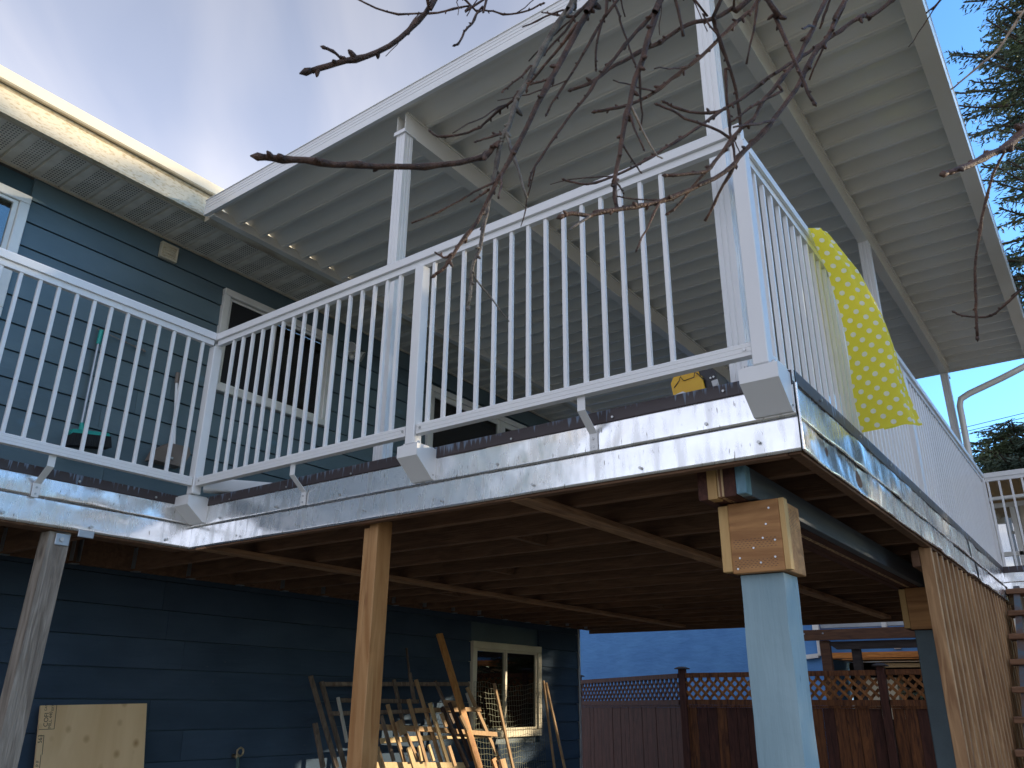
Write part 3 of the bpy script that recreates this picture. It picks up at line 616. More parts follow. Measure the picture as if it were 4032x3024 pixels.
# corner mount in the inner corner
cmn=MB(); a=[(2.312,3.82),(2.44,3.82),(2.44,3.945),(2.312,3.945)]
o_=mk('fascia_mount',MB().prism([(2.312,.972),(2.312,.922),(2.415,.842),(2.438,.842),(2.438,.972)],'y',3.822,3.948),M['white'],RL)
mk('mount_plate',B(2.322,2.43,3.832,3.94,.973,.979,.001),M['white'],o_)
RR=thing('railing',(4.8,.76,.98),'white picket railing on the right running away behind the yellow dotted cloth','railing','white railings round the deck')
yr=.772
mk('top_rail',MB().prism(toprail_prof(yr),'x',2.375,8.10),M['white'],RR); mk('bottom_rail',MB().prism(botrail_prof(yr),'x',2.375,8.10),M['white'],RR)
pk=None
for k in range(64):
    x=2.452+.0878*k
    if abs(x-4.93)<.04: continue
    pk=picket(RR,pk,x,yr)
post(RR,4.93,yr,.978,1.825); post(RR,8.12,yr,.978,1.9)
RX=thing('railing',(8.13,.2,.98),'far white railing beside the stair landing, at the right edge','railing','white railings round the deck')
mk('top_rail',MB().prism(toprail_prof(8.14),'y',-1.2,.745),M['white'],RX); mk('bottom_rail',MB().prism(botrail_prof(8.14),'y',-1.2,.745),M['white'],RX)
pk=None
for k in range(22): pk=picket(RX,pk,8.14,.765-.088*(k+.4))
# ------------------------------------------------------------------ patio cover
PC=thing('patio_cover',(5.4,2.4,.98),'white aluminium patio cover of ribbed pans on beams and slim fluted posts','patio cover')
rp=None; RY0,RY1=.245,4.52
for k in range(31):
    x=2.575+.1945*k
    if rp is None:
        p_=[(0,3.1055),(.011,3.1055),(.0125,3.122),(.028,3.124),(.040,3.168),(.050,3.179),(.066,3.183),(.084,3.179),(.102,3.170),(.120,3.158),(.138,3.143),(.156,3.127),(.170,3.116),(.180,3.1125),(.1835,3.1055),(.194,3.1055)]
        prof=[(x+a_,z_) for a_,z_ in p_]+[(x+a_,z_+.004) for a_,z_ in p_[::-1]]
        rp=mk('roof_panel',MB().prism(prof,'y',RY0,RY1),M['roofwhite'],PC)
    else: again(rp,(W[rp.name].x+.1945*k,W[rp.name].y,W[rp.name].z+random.uniform(-.0008,.0008)),PC)
mk('roof_skin',B(2.57,8.6,RY0,RY1,3.188,3.21),M['roofwhite'],PC)
def groovy(y0,y1,z0,z1,x0,x1,n=4):   # fluted fascia facing -x
    pr_=[(x0,z0)]
    for i in range(1,n):
        z=z0+(z1-z0)*(i/n*.75+.22); pr_+=[(x0,z-.002),(x0+.004,z-.001),(x0+.004,z+.001),(x0,z+.002)]
    pr_+=[(x0,z1-.006),(x0-.006,z1-.004),(x0-.006,z1),(x1,z1),(x1,z0)]
    return MB().prism(pr_,'y',y0,y1)
mk('side_fascia',groovy(.16,4.575,3.098,3.218,2.545,2.568),M['white'],PC)
mk('side_fascia',B(8.602,8.64,.16,4.52,3.085,3.215,.002),M['roofwhite'],PC)
mk('outer_gutter',MB().prism([(.158,3.058),(.244,3.050),(.244,3.145),(.240,3.21),(.236,3.21),(.160,3.205),(.150,3.20),(.150,3.075)],'x',2.572,8.60),M['roofwhite'],PC)
dr_=MB()
for i in range(150):
    x=2.6+random.random()*5.9; dr_.tube([(x,.150,3.055+random.random()*.02),(x+.006,.147,3.05+random.random()*.02)],.004,5)
mk('house_channel',MB().prism([(4.495,3.085),(4.495,3.150),(4.56,3.150),(4.56,3.09),(4.55,3.085)],'x',2.572,8.60),M['roofwhite'],PC)
mk('old_fascia',B(2.60,8.6,4.562,4.65,3.10,3.148,.002),M['cream'],PC)
mk('beam',MB().box(2.60,8.55,2.700,2.704,2.970,3.104).box(2.60,8.55,2.704,2.762,2.970,2.974).box(2.60,8.55,2.762,2.766,2.970,3.104).box(2.60,8.55,2.690,2.7,3.092,3.104),M['roofwhite'],PC)
mk('beam',MB().box(2.58,6.41,.884,.888,2.965,3.104).box(2.58,6.41,.888,.944,2.965,2.969).box(2.58,6.41,.944,.948,2.965,3.104).box(2.58,6.41,.872,.884,3.088,3.104),M['roofwhite'],PC)
mk('beam',MB().box(6.412,8.5,.888,.892,2.972,3.104).box(6.412,8.5,.892,.942,2.972,2.976).box(6.412,8.5,.942,.946,2.972,3.104).box(6.412,8.5,.876,.888,3.09,3.104),M['roofwhite'],PC)
def flutedpost(x0,y0,z0,z1,s=.066):
    # square post, each face with raised flutes
    def face(n=4,d=.0045):
        pts=[]; 
        for i in range(n):
            a=i/n; pts+=[(a+.02,0),(a+.06/1,d) if i else (a+.02,0),(a+.19,d) if i else (a+.19,0),(a+.22,0)]
        return pts
    prof=[]; f_=[(0,0),(.28,0),(.31,.05),(.38,.05),(.41,0),(.60,0),(.63,.05),(.70,.05),(.73,0)]
    cs=[(0,0,1,0),(1,0,0,1),(1,1,-1,0),(0,1,0,-1)]
    for cx_,cy_,dx,dy in cs:
        nx_,ny_=-dy,dx   # inward normal
        for a_,d_ in f_: prof.append((x0+s*(cx_+dx*a_+nx_*d_*1.0),y0+s*(cy_+dy*a_+ny_*d_*1.0)))
    return mk('post',MB().prism(prof,'z',z0,z1),M['white'],PC)
def capbracket(x,y,z):
    o=mk('post_bracket',MB().box(x-.012,x+.078,y-.012,y+.078,z,z+.006).box(x-.012,x-.009,y-.010,y+.076,z+.006,z+.022),M['white'],PC)
    return o
flutedpost(2.603,2.700,.976,2.963); capbracket(2.603,2.70,2.9635)
flutedpost(2.552,.872,.976,2.958); capbracket(2.552,.872,2.9585)
flutedpost(5.31,.884,.976,2.965); flutedpost(8.28,.884,.976,2.965)
# downspout from the outer gutter back to the far post
ds=MB(); ds.tube([(8.32,.20,3.06),(8.32,.20,2.95),(8.31,.25,2.89),(8.30,.45,2.815),(8.28,.74,2.715),(8.26,.815,2.67),(8.255,.835,2.60),(8.255,.84,2.2),(8.255,.84,.98)],.030,8); ds.smooth=True
mk('downspout',ds,M['roofwhite'],PC)
# ------------------------------------------------------------------ cloth over the right railing
cl=MB(); cl.smooth=True; NU,NV=46,60; uv=[]
def L3(a,b,t): return a+(b-a)*t
for j in range(NV+1):
    t=j/NV; z=1.915
    s=min(1,t*1.15)
    zt_=z
    xn=L3(3.13,3.31,t**1.1); yn=.742-.055*min(1,t*4)+.01*math.sin(t*9)
    bul=(.03+.20*(t**.62))
    for i in range(NU+1):
        a=i/NU
        # plan curve: near edge -> outermost -> far edge on the rail
        x=xn+ (L3(.30,.36,t))*(a**1.25) - .02*math.sin(a*3.1)
        arch=math.sin(min(1,a*1.0)*math.pi)**.55 if 0<a<1 else 0
        y=yn-bul*(arch*(1-.35*a))
        y+= .012*s*math.sin(a*17+1.1*t)+.006*math.sin(a*31+5*t)
        x+= .012*s*math.sin(a*14+2.2)
        zb_=1.0*(1+(x-3.31)/3.31*1.0); zq=z-(1.915-zb_)*t
        if t<.03: y=L3(.80,yn,t/.03)
        zq+= .008*t*math.sin(a*9+.4)
        cl.v.append((x,y,zq)); 
        if i==0: acc=0.
        else: acc+=math.hypot(cl.v[-1][0]-cl.v[-2][0],cl.v[-1][1]-cl.v[-2][1])
        uv.append((acc,t*.95))
for j in range(NV):
    for i in range(NU):
        q=j*(NU+1)+i; cl.f.append((q,q+1,q+NU+2,q+NU+1))
cl.uv=uv
tag(mk('cloth',cl,M['cloth'],fix=False),'yellow cloth with white polka dots hung over the right railing','cloth')
# ------------------------------------------------------------------ cedar slat screen and stairs
SS=thing('slat_screen',(5.9,.73,GZ),'screen of upright cedar slats below the right deck edge','screen')
sl0=mk('slat',B(4.45,4.488,.702,.757,GZ,.714,.002),M['slat'],SS)
for k in range(1,22):
    again(sl0,(4.469+.149*k+random.uniform(-.004,.004),W[sl0.name].y,W[sl0.name].z),SS)
mk('cross_rail',B(4.45,7.6,.759,.797,.62,.70,.002),M['joist'],SS); mk('cross_rail',B(4.45,7.6,.759,.797,-1.0,-.91,.002),M['joist'],SS)
ST_=thing('staircase',(5.9,.2,GZ),'open timber staircase with brown treads and blue grey stringer, right of the slat screen','staircase')
tr0=None
for k in range(13):
    x=7.29-.225*k; z=.80-.178*k
    if z<GZ+.1: break
    if tr0 is None: tr0=mk('tread',B(x,x+.265,-.30,.686,z-.038,z,.004),M['treads'],ST_)
    else: again(tr0,(x+.1325,W[tr0.name].y+random.uniform(-.004,.004),z-.019),ST_)
for y0 in (.600,-.26):
    mk('stringer',MB().prism([(7.40,.83),(7.40,.56),(4.62,GZ),(4.29,GZ)],'y',y0,y0+.04),M['stringer'],ST_)
# ------------------------------------------------------------------ small things on the deck and wall
def lathe(pts,axis_pt,ax,n=14):  # pts: (distance along ax, radius)
    ax=Vector(ax).normalized(); a0=Vector(axis_pt); mb=MB(); mb.tube([a0+ax*d for d,_ in pts],[max(r,.0005) for _,r in pts],n); mb.smooth=True; return mb
br=thing('broom',(2.27,5.09,1.43),'push broom with teal socket and black bristles hanging on the blue wall','broom')
mk('handle',MB().tube([(2.277,5.125,2.19),(2.272,5.105,1.545)],.0095,10),M['galv'],br)
mk('grip',MB().tube([(2.279,5.126,2.262),(2.277,5.125,2.16)],.014,10),M['teal'],br)
hd=MB(); hd.prism([(2.195,1.51),(2.205,1.535),(2.43,1.565),(2.44,1.545),(2.435,1.535),(2.20,1.50)],'y',5.05,5.11); mk('head',hd,M['teal'],br)
mk('socket',MB().tube([(2.273,5.106,1.60),(2.274,5.09,1.54)],[.012,.02],10),M['teal'],br)
bs=MB(); bs.prism([(2.195,1.425),(2.20,1.505),(2.437,1.54),(2.455,1.47)],'y',5.03,5.115); bo=mk('bristles',bs,M['bristle'],br)
hk=thing('hook_rack',(2.45,5.15,2.24),'thin white wire hook rack on the blue wall beside the broom','hook rack')
mk('rail',MB().tube([(2.26,5.155,2.275),(2.62,5.155,2.235)],.003,6),M['greyplastic'],hk)
for x in (2.27,2.46,2.54,2.57,2.60): 
    z=2.275-(x-2.26)*.11; mk('hook',MB().tube([(x,5.158,z+.012),(x,5.15,z-.006),(x,5.135,z-.014),(x,5.13,z-.003)],.0035,6),M['greyplastic'],hk)
dp=thing('dustpan',(2.87,5.09,1.45),'long handled grey dustpan hanging on the blue wall','dustpan')
mk('handle',MB().tube([(2.868,5.125,2.08),(2.915,5.10,1.61)],.010,10),M['white'],dp); mk('grip',MB().tube([(2.866,5.126,2.15),(2.868,5.125,2.07)],.014,10),M['greyplastic'],dp)
pn=MB(); pn.prism([(2.735,1.46),(2.76,1.535),(2.84,1.60),(2.99,1.605),(3.01,1.56),(2.96,1.455)],'y',5.03,5.12); mk('pan',pn,M['greyplastic'],dp)
mk('pan_clip',B(2.83,2.88,5.02,5.03,1.49,1.505,.001),M['silver'],dp)
vb=thing('vent_hood',(2.65,5.16,2.98),'small yellowed square vent cover on the blue wall under the soffit','vent')
vf=MB(); vf.box(2.578,2.715,5.135,5.168,3.095,3.112,.003); vf.box(2.578,2.715,5.135,5.168,2.985,2.998,.003); vf.box(2.578,2.592,5.135,5.168,2.998,3.095,.003); vf.box(2.701,2.715,5.135,5.168,2.998,3.095,.003)
mk('frame',vf,M['gutterclean'],vb); mk('plate',B(2.592,2.701,5.142,5.168,2.998,3.095),M['gutter'],vb)
for k in range(4): mk('louvre',MB().box(2.60,2.693,5.134,5.142,3.01+.021*k,3.018+.021*k,.001),M['gutterclean'],vb)
fl_=thing('floodlight',(4.45,5.15,2.85),'white twin floodlight with motion sensor on the wall right of the window','floodlight')
mk('base',MB().disc((4.47,5.168,2.90),.045,(0,-1,0),.02,16),M['vinyl'],fl_)
for c_,d_ in (((4.46,5.14,2.905),(-.55,-.75,-.1)),((4.50,5.14,2.90),(.6,-.7,-.45))):
    o=mk('lamp_head',lathe([(0,.012),(.02,.022),(.05,.03),(.095,.048),(.10,.05),(.10,.044)],c_,d_),M['vinyl'],fl_)
    dv=Vector(d_).normalized(); mk('lens',MB().disc(Vector(c_)+dv*.098,.043,dv,.004,16),M['lamp'],o)
mk('sensor',lathe([(0,.01),(.02,.022),(.05,.026),(.06,.02)],(4.475,5.14,2.87),(-.1,-.5,-.85)),M['vinyl'],fl_)
tb=thing('tool_case',(2.73,1.12,.98),'yellow tool charger with black end panel and round dials standing at the deck edge','tool case')
mk('body',MB().prism([(1.062,.985),(1.21,.985),(1.232,1.14),(1.215,1.172),(1.118,1.172)][::1],'x',2.70,2.84),M['yellow'],tb)
mk('ridge',MB().prism([(1.085,1.05),(1.20,1.05),(1.212,1.13),(1.10,1.14)],'x',2.69,2.70),M['yellow'],tb)
mk('handle_groove',MB().tube([(2.688,1.214,1.115),(2.688,1.19,1.14),(2.688,1.185,1.155),(2.688,1.172,1.135),(2.688,1.13,1.14),(2.688,1.125,1.16),(2.688,1.118,1.155),(2.688,1.09,1.12)],.002,5),M['black'],tb)
mk('end_panel',MB().prism([(1.015,.985),(1.061,.985),(1.117,1.172),(1.062,1.170),(1.052,1.15)],'x',2.705,2.835),M['black'],tb)
mk('dial_plate',MB().add([(2.702,1.031,1.045),(2.702,1.054,1.045),(2.702,1.068,1.115),(2.702,1.043,1.118),(2.704,1.031,1.045),(2.704,1.054,1.045),(2.704,1.068,1.115),(2.704,1.043,1.118)],[(0,1,2,3),(7,6,5,4),(0,4,5,1),(1,5,6,2),(2,6,7,3),(3,7,4,0)]),M['silver'],tb)
for y,z in ((1.053,1.10),(1.047,1.078)): mk('dial',MB().disc((2.702,y,z),.009,(-1,0,0),.003,12),M['silver'],tb)
for y,z in ((1.070,1.128),(1.058,1.130)): mk('lamp_dot',MB().disc((2.704,y,z),.004,(-1,0,0),.003,8),M['white'],tb)
tag(mk('trim_block',MB().prism([(1.13,.98),(1.13,1.055),(1.15,1.065),(1.175,1.06),(1.19,1.045),(1.19,.98)],'x',2.62,2.66),M['white']),'small white plastic block on the deck edge, left of the yellow tool case','offcut')
dsp=thing('loose_downspout',(2.6,3.75,.98),'short ribbed white downspout piece lying on the deck behind the inner corner post','downspout')
dd=MB(); 
def rrect(cx_,cz_,w_,h_,n=4):
    pts=[]
    for k,(sx,sz) in enumerate(((1,-1),(1,1),(-1,1),(-1,-1))):
        for q in range(n):
            a_=(-math.pi/2+k*math.pi/2)+q/(n-1)*math.pi/2
            pts.append((cx_+sx*(w_/2-.012)+.012*math.cos(a_),cz_+sz*(h_/2-.012)+.012*math.sin(a_)))
    return pts
pA=Vector((2.385,3.76)); dirp=Vector((1,-.72)).normalized(); nrm_=Vector((-dirp.y,dirp.x))
pr_=rrect(0,1.035,.085,.072); v=[];n_p=len(pr_)
for s_ in (0,.6):
    for a_,z_ in pr_: 
        p=pA+Vector((0,.05))+dirp*s_+nrm_*a_; v.append((p.x,p.y,z_))
dd.add(v,[(i,(i+1)%n_p,n_p+(i+1)%n_p,n_p+i) for i in range(n_p)]); mk('tube',dd,M['white'],dsp)
# ------------------------------------------------------------------ under the deck: lumber, mesh, plywood, tap
ST=[(4.177,4.922,0.125,4.323,4.718,-0.486,0.035,0),
(4.291,4.929,0.088,4.418,4.736,-0.492,0.035,0),
(4.117,4.756,-0.191,4.144,4.662,-0.473,0.036,0),
(4.39,4.843,-0.021,4.423,4.742,-0.324,0.021,3),
(4.288,4.923,0.07,6.039,4.933,0.099,0.029,0),
(4.418,4.846,-0.041,5.276,4.844,-0.049,0.028,0),
(4.303,4.816,-0.132,5.24,4.819,-0.123,0.028,0),
(5.2,4.811,-0.117,6.061,4.812,-0.113,0.035,1),
(5.049,4.919,0.116,5.078,4.78,-0.301,0.031,0),
(5.083,4.786,-0.283,5.173,4.719,-0.485,0.027,1),
(5.253,4.938,0.175,5.246,4.866,-0.041,0.029,0),
(5.304,4.91,0.122,5.427,4.702,-0.506,0.032,1),
(5.577,4.939,0.117,5.717,4.826,-0.222,0.031,0),
(4.849,4.777,-0.069,4.936,4.628,-0.516,0.03,1),
(5.096,4.79,-0.031,5.182,4.624,-0.529,0.031,1),
(5.346,4.78,-0.06,5.435,4.619,-0.543,0.034,2),
(5.453,4.74,-0.089,5.627,4.586,-0.552,0.039,4),
(5.573,4.762,-0.055,5.706,4.611,-0.506,0.03,4),
(5.965,4.894,0.071,6.191,4.697,-0.519,0.037,1),
(4.761,4.75,-0.149,4.82,4.646,-0.464,0.028,0),
(4.732,4.754,-0.229,5.334,4.743,-0.26,0.039,1),
(5.334,4.743,-0.26,6.192,4.723,-0.321,0.038,1),
(4.812,4.79,-0.33,5.393,4.792,-0.325,0.038,2),
(5.393,4.792,-0.325,6.202,4.787,-0.339,0.026,2),
(4.605,4.62,-0.481,5.605,4.602,-0.533,0.044,2),
(5.564,4.899,0.507,5.731,4.543,-0.561,0.07,5),
(6.264,4.816,0.108,6.253,4.583,-0.592,0.027,1),
(7.225,4.919,0.148,7.02,4.657,-0.639,0.02,1),
(7.262,4.913,0.13,7.196,4.654,-0.649,0.025,1),
(5.29,5.025,0.376,5.266,4.945,0.136,0.01,0),
(5.587,4.83,-0.06,5.794,4.826,-0.071,0.047,1),
(4.898,4.577,-0.369,4.928,4.53,-0.51,0.042,2),
(4.877,4.678,-0.185,4.907,4.646,-0.283,0.064,1),
(5.129,4.58,-0.36,5.153,4.542,-0.475,0.022,2),
(5.35,4.655,-0.135,5.379,4.62,-0.239,0.031,1),
(5.951,4.888,0.023,5.97,4.856,-0.071,0.017,3),
(5.608,4.668,-0.157,5.666,4.629,-0.274,0.035,1),
(5.962,4.584,-0.498,5.983,4.558,-0.576,0.06,5),
(6.044,4.552,-0.505,6.05,4.528,-0.578,0.072,1),
(4.567,4.581,-0.356,4.598,4.535,-0.497,0.041,1),
(5.342,4.555,-0.376,5.371,4.507,-0.521,0.033,1),
(5.012,4.579,-0.364,5.017,4.544,-0.469,0.019,2)]
grpA={1,4,6,8,9,10,11,12,18}; grpB={5,13,14,15,16,17,19,20,21,22,23,24}
TA=thing('trellis',(4.9,4.6,GZ),'large weathered wooden trellis frame leaning furthest back against the lower wall','trellis','old trellises leaning under the deck')
TB=thing('trellis',(5.2,4.5,GZ),'shorter pale lath trellis leaning in front of the dark one, partly sunlit','trellis','old trellises leaning under the deck')
LB={0:'long grey weathered board leaning leftmost against the lower wall',2:'short brown weathered board leaning at the left end of the lumber',3:'pale painted stake leaning left of the orange post',7:'short light crosspiece wedged behind the orange plank',25:'wide orange plank leaning steeply in front of the trellises',26:'thin pale stake leaning in front of the lower window',27:'upright thin stake right of the lower window, left of its pair',28:'leaning thin stake right of the lower window, right of its pair',29:'thin dark stick rising above the trellises',30:'light offcut behind the orange plank top',31:'bright sunlit stake low among the trellises',32:'square tan plywood offcut behind the trellis laths',33:'small bright lath low behind the trellis',34:'tan offcut between the trellis laths, near its middle',35:'narrow pale stick beside the window frame',36:'tan offcut right behind the orange plank',37:'orange offcut at the bottom right of the lumber',38:'light plywood scrap at the bottom right of the lumber, beside the orange one',39:'brown offcut low behind the orange post',40:'tan wedge shaped offcut low in the trellis middle',41:'thin bright stick low in the pile'}
nm=Vector((0,-1,.333)).normalized()
for i,(x0,y0,z0,x1,y1,z1,w_,c_) in enumerate(ST):
    a=Vector((x0,y0,z0)); b=Vector((x1,y1,z1))
    hor=abs(b.z-a.z)<.25*abs(b.x-a.x)
    if not hor and z1<-.60 and i not in (32,34,36): b=a+(b-a)*((a.z-GZ)/(a.z-b.z)) if a.z-b.z>.05 else b   # stands on the ground
    t_=.022 if w_>.05 else .016
    mb=MB().bar(a,b,w_,t_,nm)
    if i in grpA: mk('lath',mb,ls[c_],TA)
    elif i in grpB: mk('lath',mb,ls[c_],TB)
    else: tag(mk('lumber',mb,ls[c_]),LB[i],'lumber','loose lumber leaning under the deck')
WM=thing('wire_mesh',(6.5,4.7,-.6),'sagging welded wire mesh leaning over the lower window','wire mesh')
wm=MB()
def wp(a,b): # a across 0-1, b down 0-1
    x=L3(L3(6.07,7.18,a),L3(5.75,6.75,a),b); z=L3(.12,-.95,b)+.01*math.sin(a*9+b*5)+.02*math.sin(a*math.pi)*-1; y=4.86+.333*z+.02*math.sin(a*7+b*3)
    return (x,y,z)
for k in range(25): 
    b_=k/24; wm.tube([wp(i/14,b_+.006*math.sin(i*2+k)) for i in range(15)],.0016,4,False)
for k in range(30): 
    a_=k/29; wm.tube([wp(a_+.004*math.sin(i+k),i/10) for i in range(11)],.0014,4,False)
wo=mk('wires',wm,M['wire'],WM,fix=False); wo['kind']='stuff'
pw=thing('plywood_sheet',(2.75,5.0,GZ),'sheet of knotty plywood with black mill stamps leaning on the lower wall','plywood')
P0=Vector((2.379,5.10,-.075)); ex=Vector((.648,0,.011)); ez=Vector((.05,-.13,-.98)).normalized()
H_=(P0.z-GZ)/-ez.z; nP=ex.cross(ez).normalized()
if nP.y>0: nP=-nP
c0=[P0,P0+ex,P0+ex+ez*H_,P0+ez*H_]
mk('panel',MB().add([p for p in c0]+[p-nP*.015 for p in c0],[(0,1,2,3),(7,6,5,4),(0,4,5,1),(1,5,6,2),(2,6,7,3),(3,7,4,0)]),M['sheet'],pw)
def stamp(body,u,d,size,rotdown=True):
    cu=bpy.data.curves.new('txt','FONT'); cu.body=body; cu.size=size; cu.extrude=.0004
    o=bpy.data.objects.new('tmp',cu); col.objects.link(o); bpy.context.view_layer.update()
    dg=bpy.context.evaluated_depsgraph_get(); me=bpy.data.meshes.new_from_object(o.evaluated_get(dg)); bpy.data.objects.remove(o); 
    me.materials.append(M['ink']); q=link('stamp_lettering',me,P0+ex.normalized()*u+ez*d+nP*.0015,pw)
    exn=ex.normalized(); ax_=-ez; ay_=-exn     # lettering runs up the sheet
    q.matrix_basis=Matrix.Translation(q.location)@Matrix((ax_,ay_,ax_.cross(ay_))).transposed().to_4x4()
stamp('MILL 440',.066,.125,.024); stamp('COFI',.046,.115,.034); stamp('EXT',.072,.03,.018); stamp('CAN',.034,.03,.018); stamp('5 S P F',.02,.36,.026); stamp('563',.022,.20,.03)
ln_=MB()
def q3(u,d): return P0+ex.normalized()*u+ez*d+nP*.0012
for (u0,d0,u1,d1) in ((.088,.0,.085,.128),(.085,.128,.0,.128),(.0,.16,.032,.16),(.032,.16,.032,.26),(.026,.26,.02,.6)): ln_.bar(q3(u0,d0),q3(u1,d1),.0028,.0008,nP)
mk('stamp_border',ln_,M['ink'],pw)
tp=thing('garden_tap',(3.77,5.1,-.6),'brass garden tap with hose on the lower blue wall','tap')
mk('valve',lathe([(0,.012),(.04,.012),(.045,.018),(.06,.016)],(3.766,5.165,-.40),(0,-1,-.1)),M['brass'],tp)
hw=MB(); hw.tube([(3.766+.026*math.cos(a_*math.pi/6),5.09,-.375+.026*math.sin(a_*math.pi/6)) for a_ in range(13)],[.006+.002*(a_%2) for a_ in range(13)],6); mk('handwheel',hw,M['brass'],tp)
mk('hose',MB().tube([(3.766,5.11,-.41),(3.766,5.10,-.45),(3.775,5.11,-.55),(3.79,5.12,-.9),(3.77,5.10,-1.3),(3.78,5.0,GZ+.02)],.012,8),M['hose'],tp)
# ------------------------------------------------------------------ neighbours' fence
FN=thing('fence',(11,4,GZ),'red brown board fence with lattice top and capped posts','fence')
def fpanel(A,Bp,ztA,ztB,mossy):
    A=Vector((*A,0));Bp=Vector((*Bp,0)); L=(Bp-A).length; d=(Bp-A).normalized(); n_=Vector((-d.y,d.x,0)); 
    if n_.x>0: n_=-n_
    def zt(t): return ztA+(ztB-ztA)*t
    mtb=M['fencemoss'] if mossy else M['fence']
    def rail(z0,z1,th,nm_='rail',off=0.):
        mb=MB(); v=[]
        for p,t in ((A,0),(Bp,1)):
            for oo,zz_ in ((-th/2,z0),(th/2,z0),(th/2,z1),(-th/2,z1)): q=p+n_*(oo+off); v.append((q.x,q.y,zt(t)+zz_))
        mb.add(v,[(0,1,2,3),(7,6,5,4),(0,4,5,1),(1,5,6,2),(2,6,7,3),(3,7,4,0)]); mk(nm_,mb,mtb,FN)
    rail(-.062,0,.06); rail(-.41,-.342,.07); rail(-.44,-.411,.045)
    # lattice strips, two layers
    h0,h1=-.342,-.062; hh=h1-h0
    for lay,sg in ((.008,1),(-.008,-1)):
        s=-hh
        while s<L:
            a0,a1=max(s,0),min(s+hh,L)
            if a1-a0>.02:
                ta,tb_=(a0-s)/hh,(a1-s)/hh
                za,zb_=(h0+hh*ta,h0+hh*tb_) if sg>0 else (h1-hh*ta,h1-hh*tb_)
                pa=A+d*a0+n_*lay; pb=A+d*a1+n_*lay
                mk('lattice_strip',MB().bar((pa.x,pa.y,zt(a0/L)+za),(pb.x,pb.y,zt(a1/L)+zb_),.034,.010,n_),M['lattice'] if mossy else mtb,FN)
            s+=.122
    nb=int(L/.135)
    for k in range(nb):
        a0=L*k/nb+.003;a1=L*(k+1)/nb-.003; mb=MB(); off=random.uniform(-.003,.003); v=[]
        for s in (a0,a1):
            for oo,top in ((-.009,0),(.009,0)):
                q=A+d*s+n_*(oo+off); v+= [(q.x,q.y,GZ),(q.x,q.y,zt(s/L)-.441)]
        mb.add(v,[(0,1,3,2),(4,6,7,5),(0,4,5,1),(2,3,7,6),(1,5,7,3),(0,2,6,4)]); mk('board',mb,random.choice([mtb,M['fence'],mtb]),FN)
def fpost(x,y,zt):
    mk('post',B(x-.045,x+.045,y-.045,y+.045,GZ,zt,.004),M['fence'],FN)
    mb=MB(); mb.add([(x+a*.08,y+b*.08,zt+.001) for a,b in ((-1,-1),(1,-1),(1,1),(-1,1))]+[(x+a*.08,y+b*.08,zt+.014) for a,b in ((-1,-1),(1,-1),(1,1),(-1,1))]+[(x+a*.035,y+b*.035,zt+.036) for a,b in ((-1,-1),(1,-1),(1,1),(-1,1))],
       [(3,2,1,0),(0,1,5,4),(1,2,6,5),(2,3,7,6),(3,0,4,7),(4,5,9,8),(5,6,10,9),(6,7,11,10),(7,4,8,11),(8,9,10,11)]); mk('post_cap',mb,M['pergoladark'],FN)
fpanel((11,5.19),(12.8,7.95),.318,.272,False); fpanel((11,2.575),(11,5.09),.340,.322,True); fpanel((11,.0),(11,2.46),.345,.345,True); fpanel((11,-2.6),(11,-.1),.345,.345,False)
fpost(11,5.14,.372); fpost(11,2.52,.380); fpost(12.85,8.0,.33); fpost(11,-.05,.38)
# ------------------------------------------------------------------ pergola and neighbours' house
PG=thing('pergola',(13,3.2,GZ),'brown timber pergola frame behind the fence','pergola')
mk('cross_beam',B(12.98,13.02,-1,4.6,.83,.985,.003),M['pergola'],PG)
mk('cross_beam',MB().prism([(3.66,.81),(3.66,.77),(3.56,.695),(-1,.705),(-1,.815)],'x',13.04,13.08),M['pergoladark'],PG)
mk('post',B(13.025,13.12,3.66,3.80,GZ,.829,.004),M['pergola'],PG); mk('post',B(13.09,13.19,3.25,3.37,GZ,.80,.004),M['pergoladark'],PG)
for y in (4.0,3.72): mk('bolt',MB().disc((12.98,y,.93),.012,(-1,0,0),.01,8),M['galv'],PG)
NH=thing('house',(16.5,7,GZ),'neighbouring bright blue stucco house beyond the fence, with white downspout and cedar soffit','house')
mk('wall',B(15,19,4.35,14,GZ,3.4),M['stucco'],NH)
mk('upper_wall',B(15.25,19,-2,4.349,.745,3.4),M['stucco'],NH)
mk('porch_soffit',B(14.9,18,-2,4.28,.655,.744),M['cedar'],NH)
mk('porch_beam',B(15.0,15.1,-2,3.36,.50,.565),M['tan'],NH)
mk('porch_board',B(14.88,14.9,-2,4.0,.625,.640),M['cedar'],NH)
mk('porch_back',B(16.4,16.5,-2,4.3,GZ,.64),M['room'],NH)
mk('gutter',B(14.9,15.0,-2,4.30,1.15,1.24,.005),M['alu'],NH)
mk('downspout',MB().box(14.86,14.94,4.32,4.43,1.0,1.26,.008),M['vinyl'],NH)
mk('downspout',MB().box(14.90,14.985,4.355,4.40,.70,1.0,.006).prism([(4.40,.67),(4.40,.74),(4.66,.715),(4.66,.645)],'x',14.90,14.985),M['vinyl'],NH)
mk('downspout',B(14.86,14.94,3.21,3.29,1.10,1.26,.008),M['vinyl'],NH)
mk('light_fitting',B(15.2,15.25,3.12,3.22,.80,.84,.003),M['vinyl'],NH)
mk('porch_furniture',B(15.4,15.9,3.3,3.9,-.3,.35),M['vinylcream'],NH)
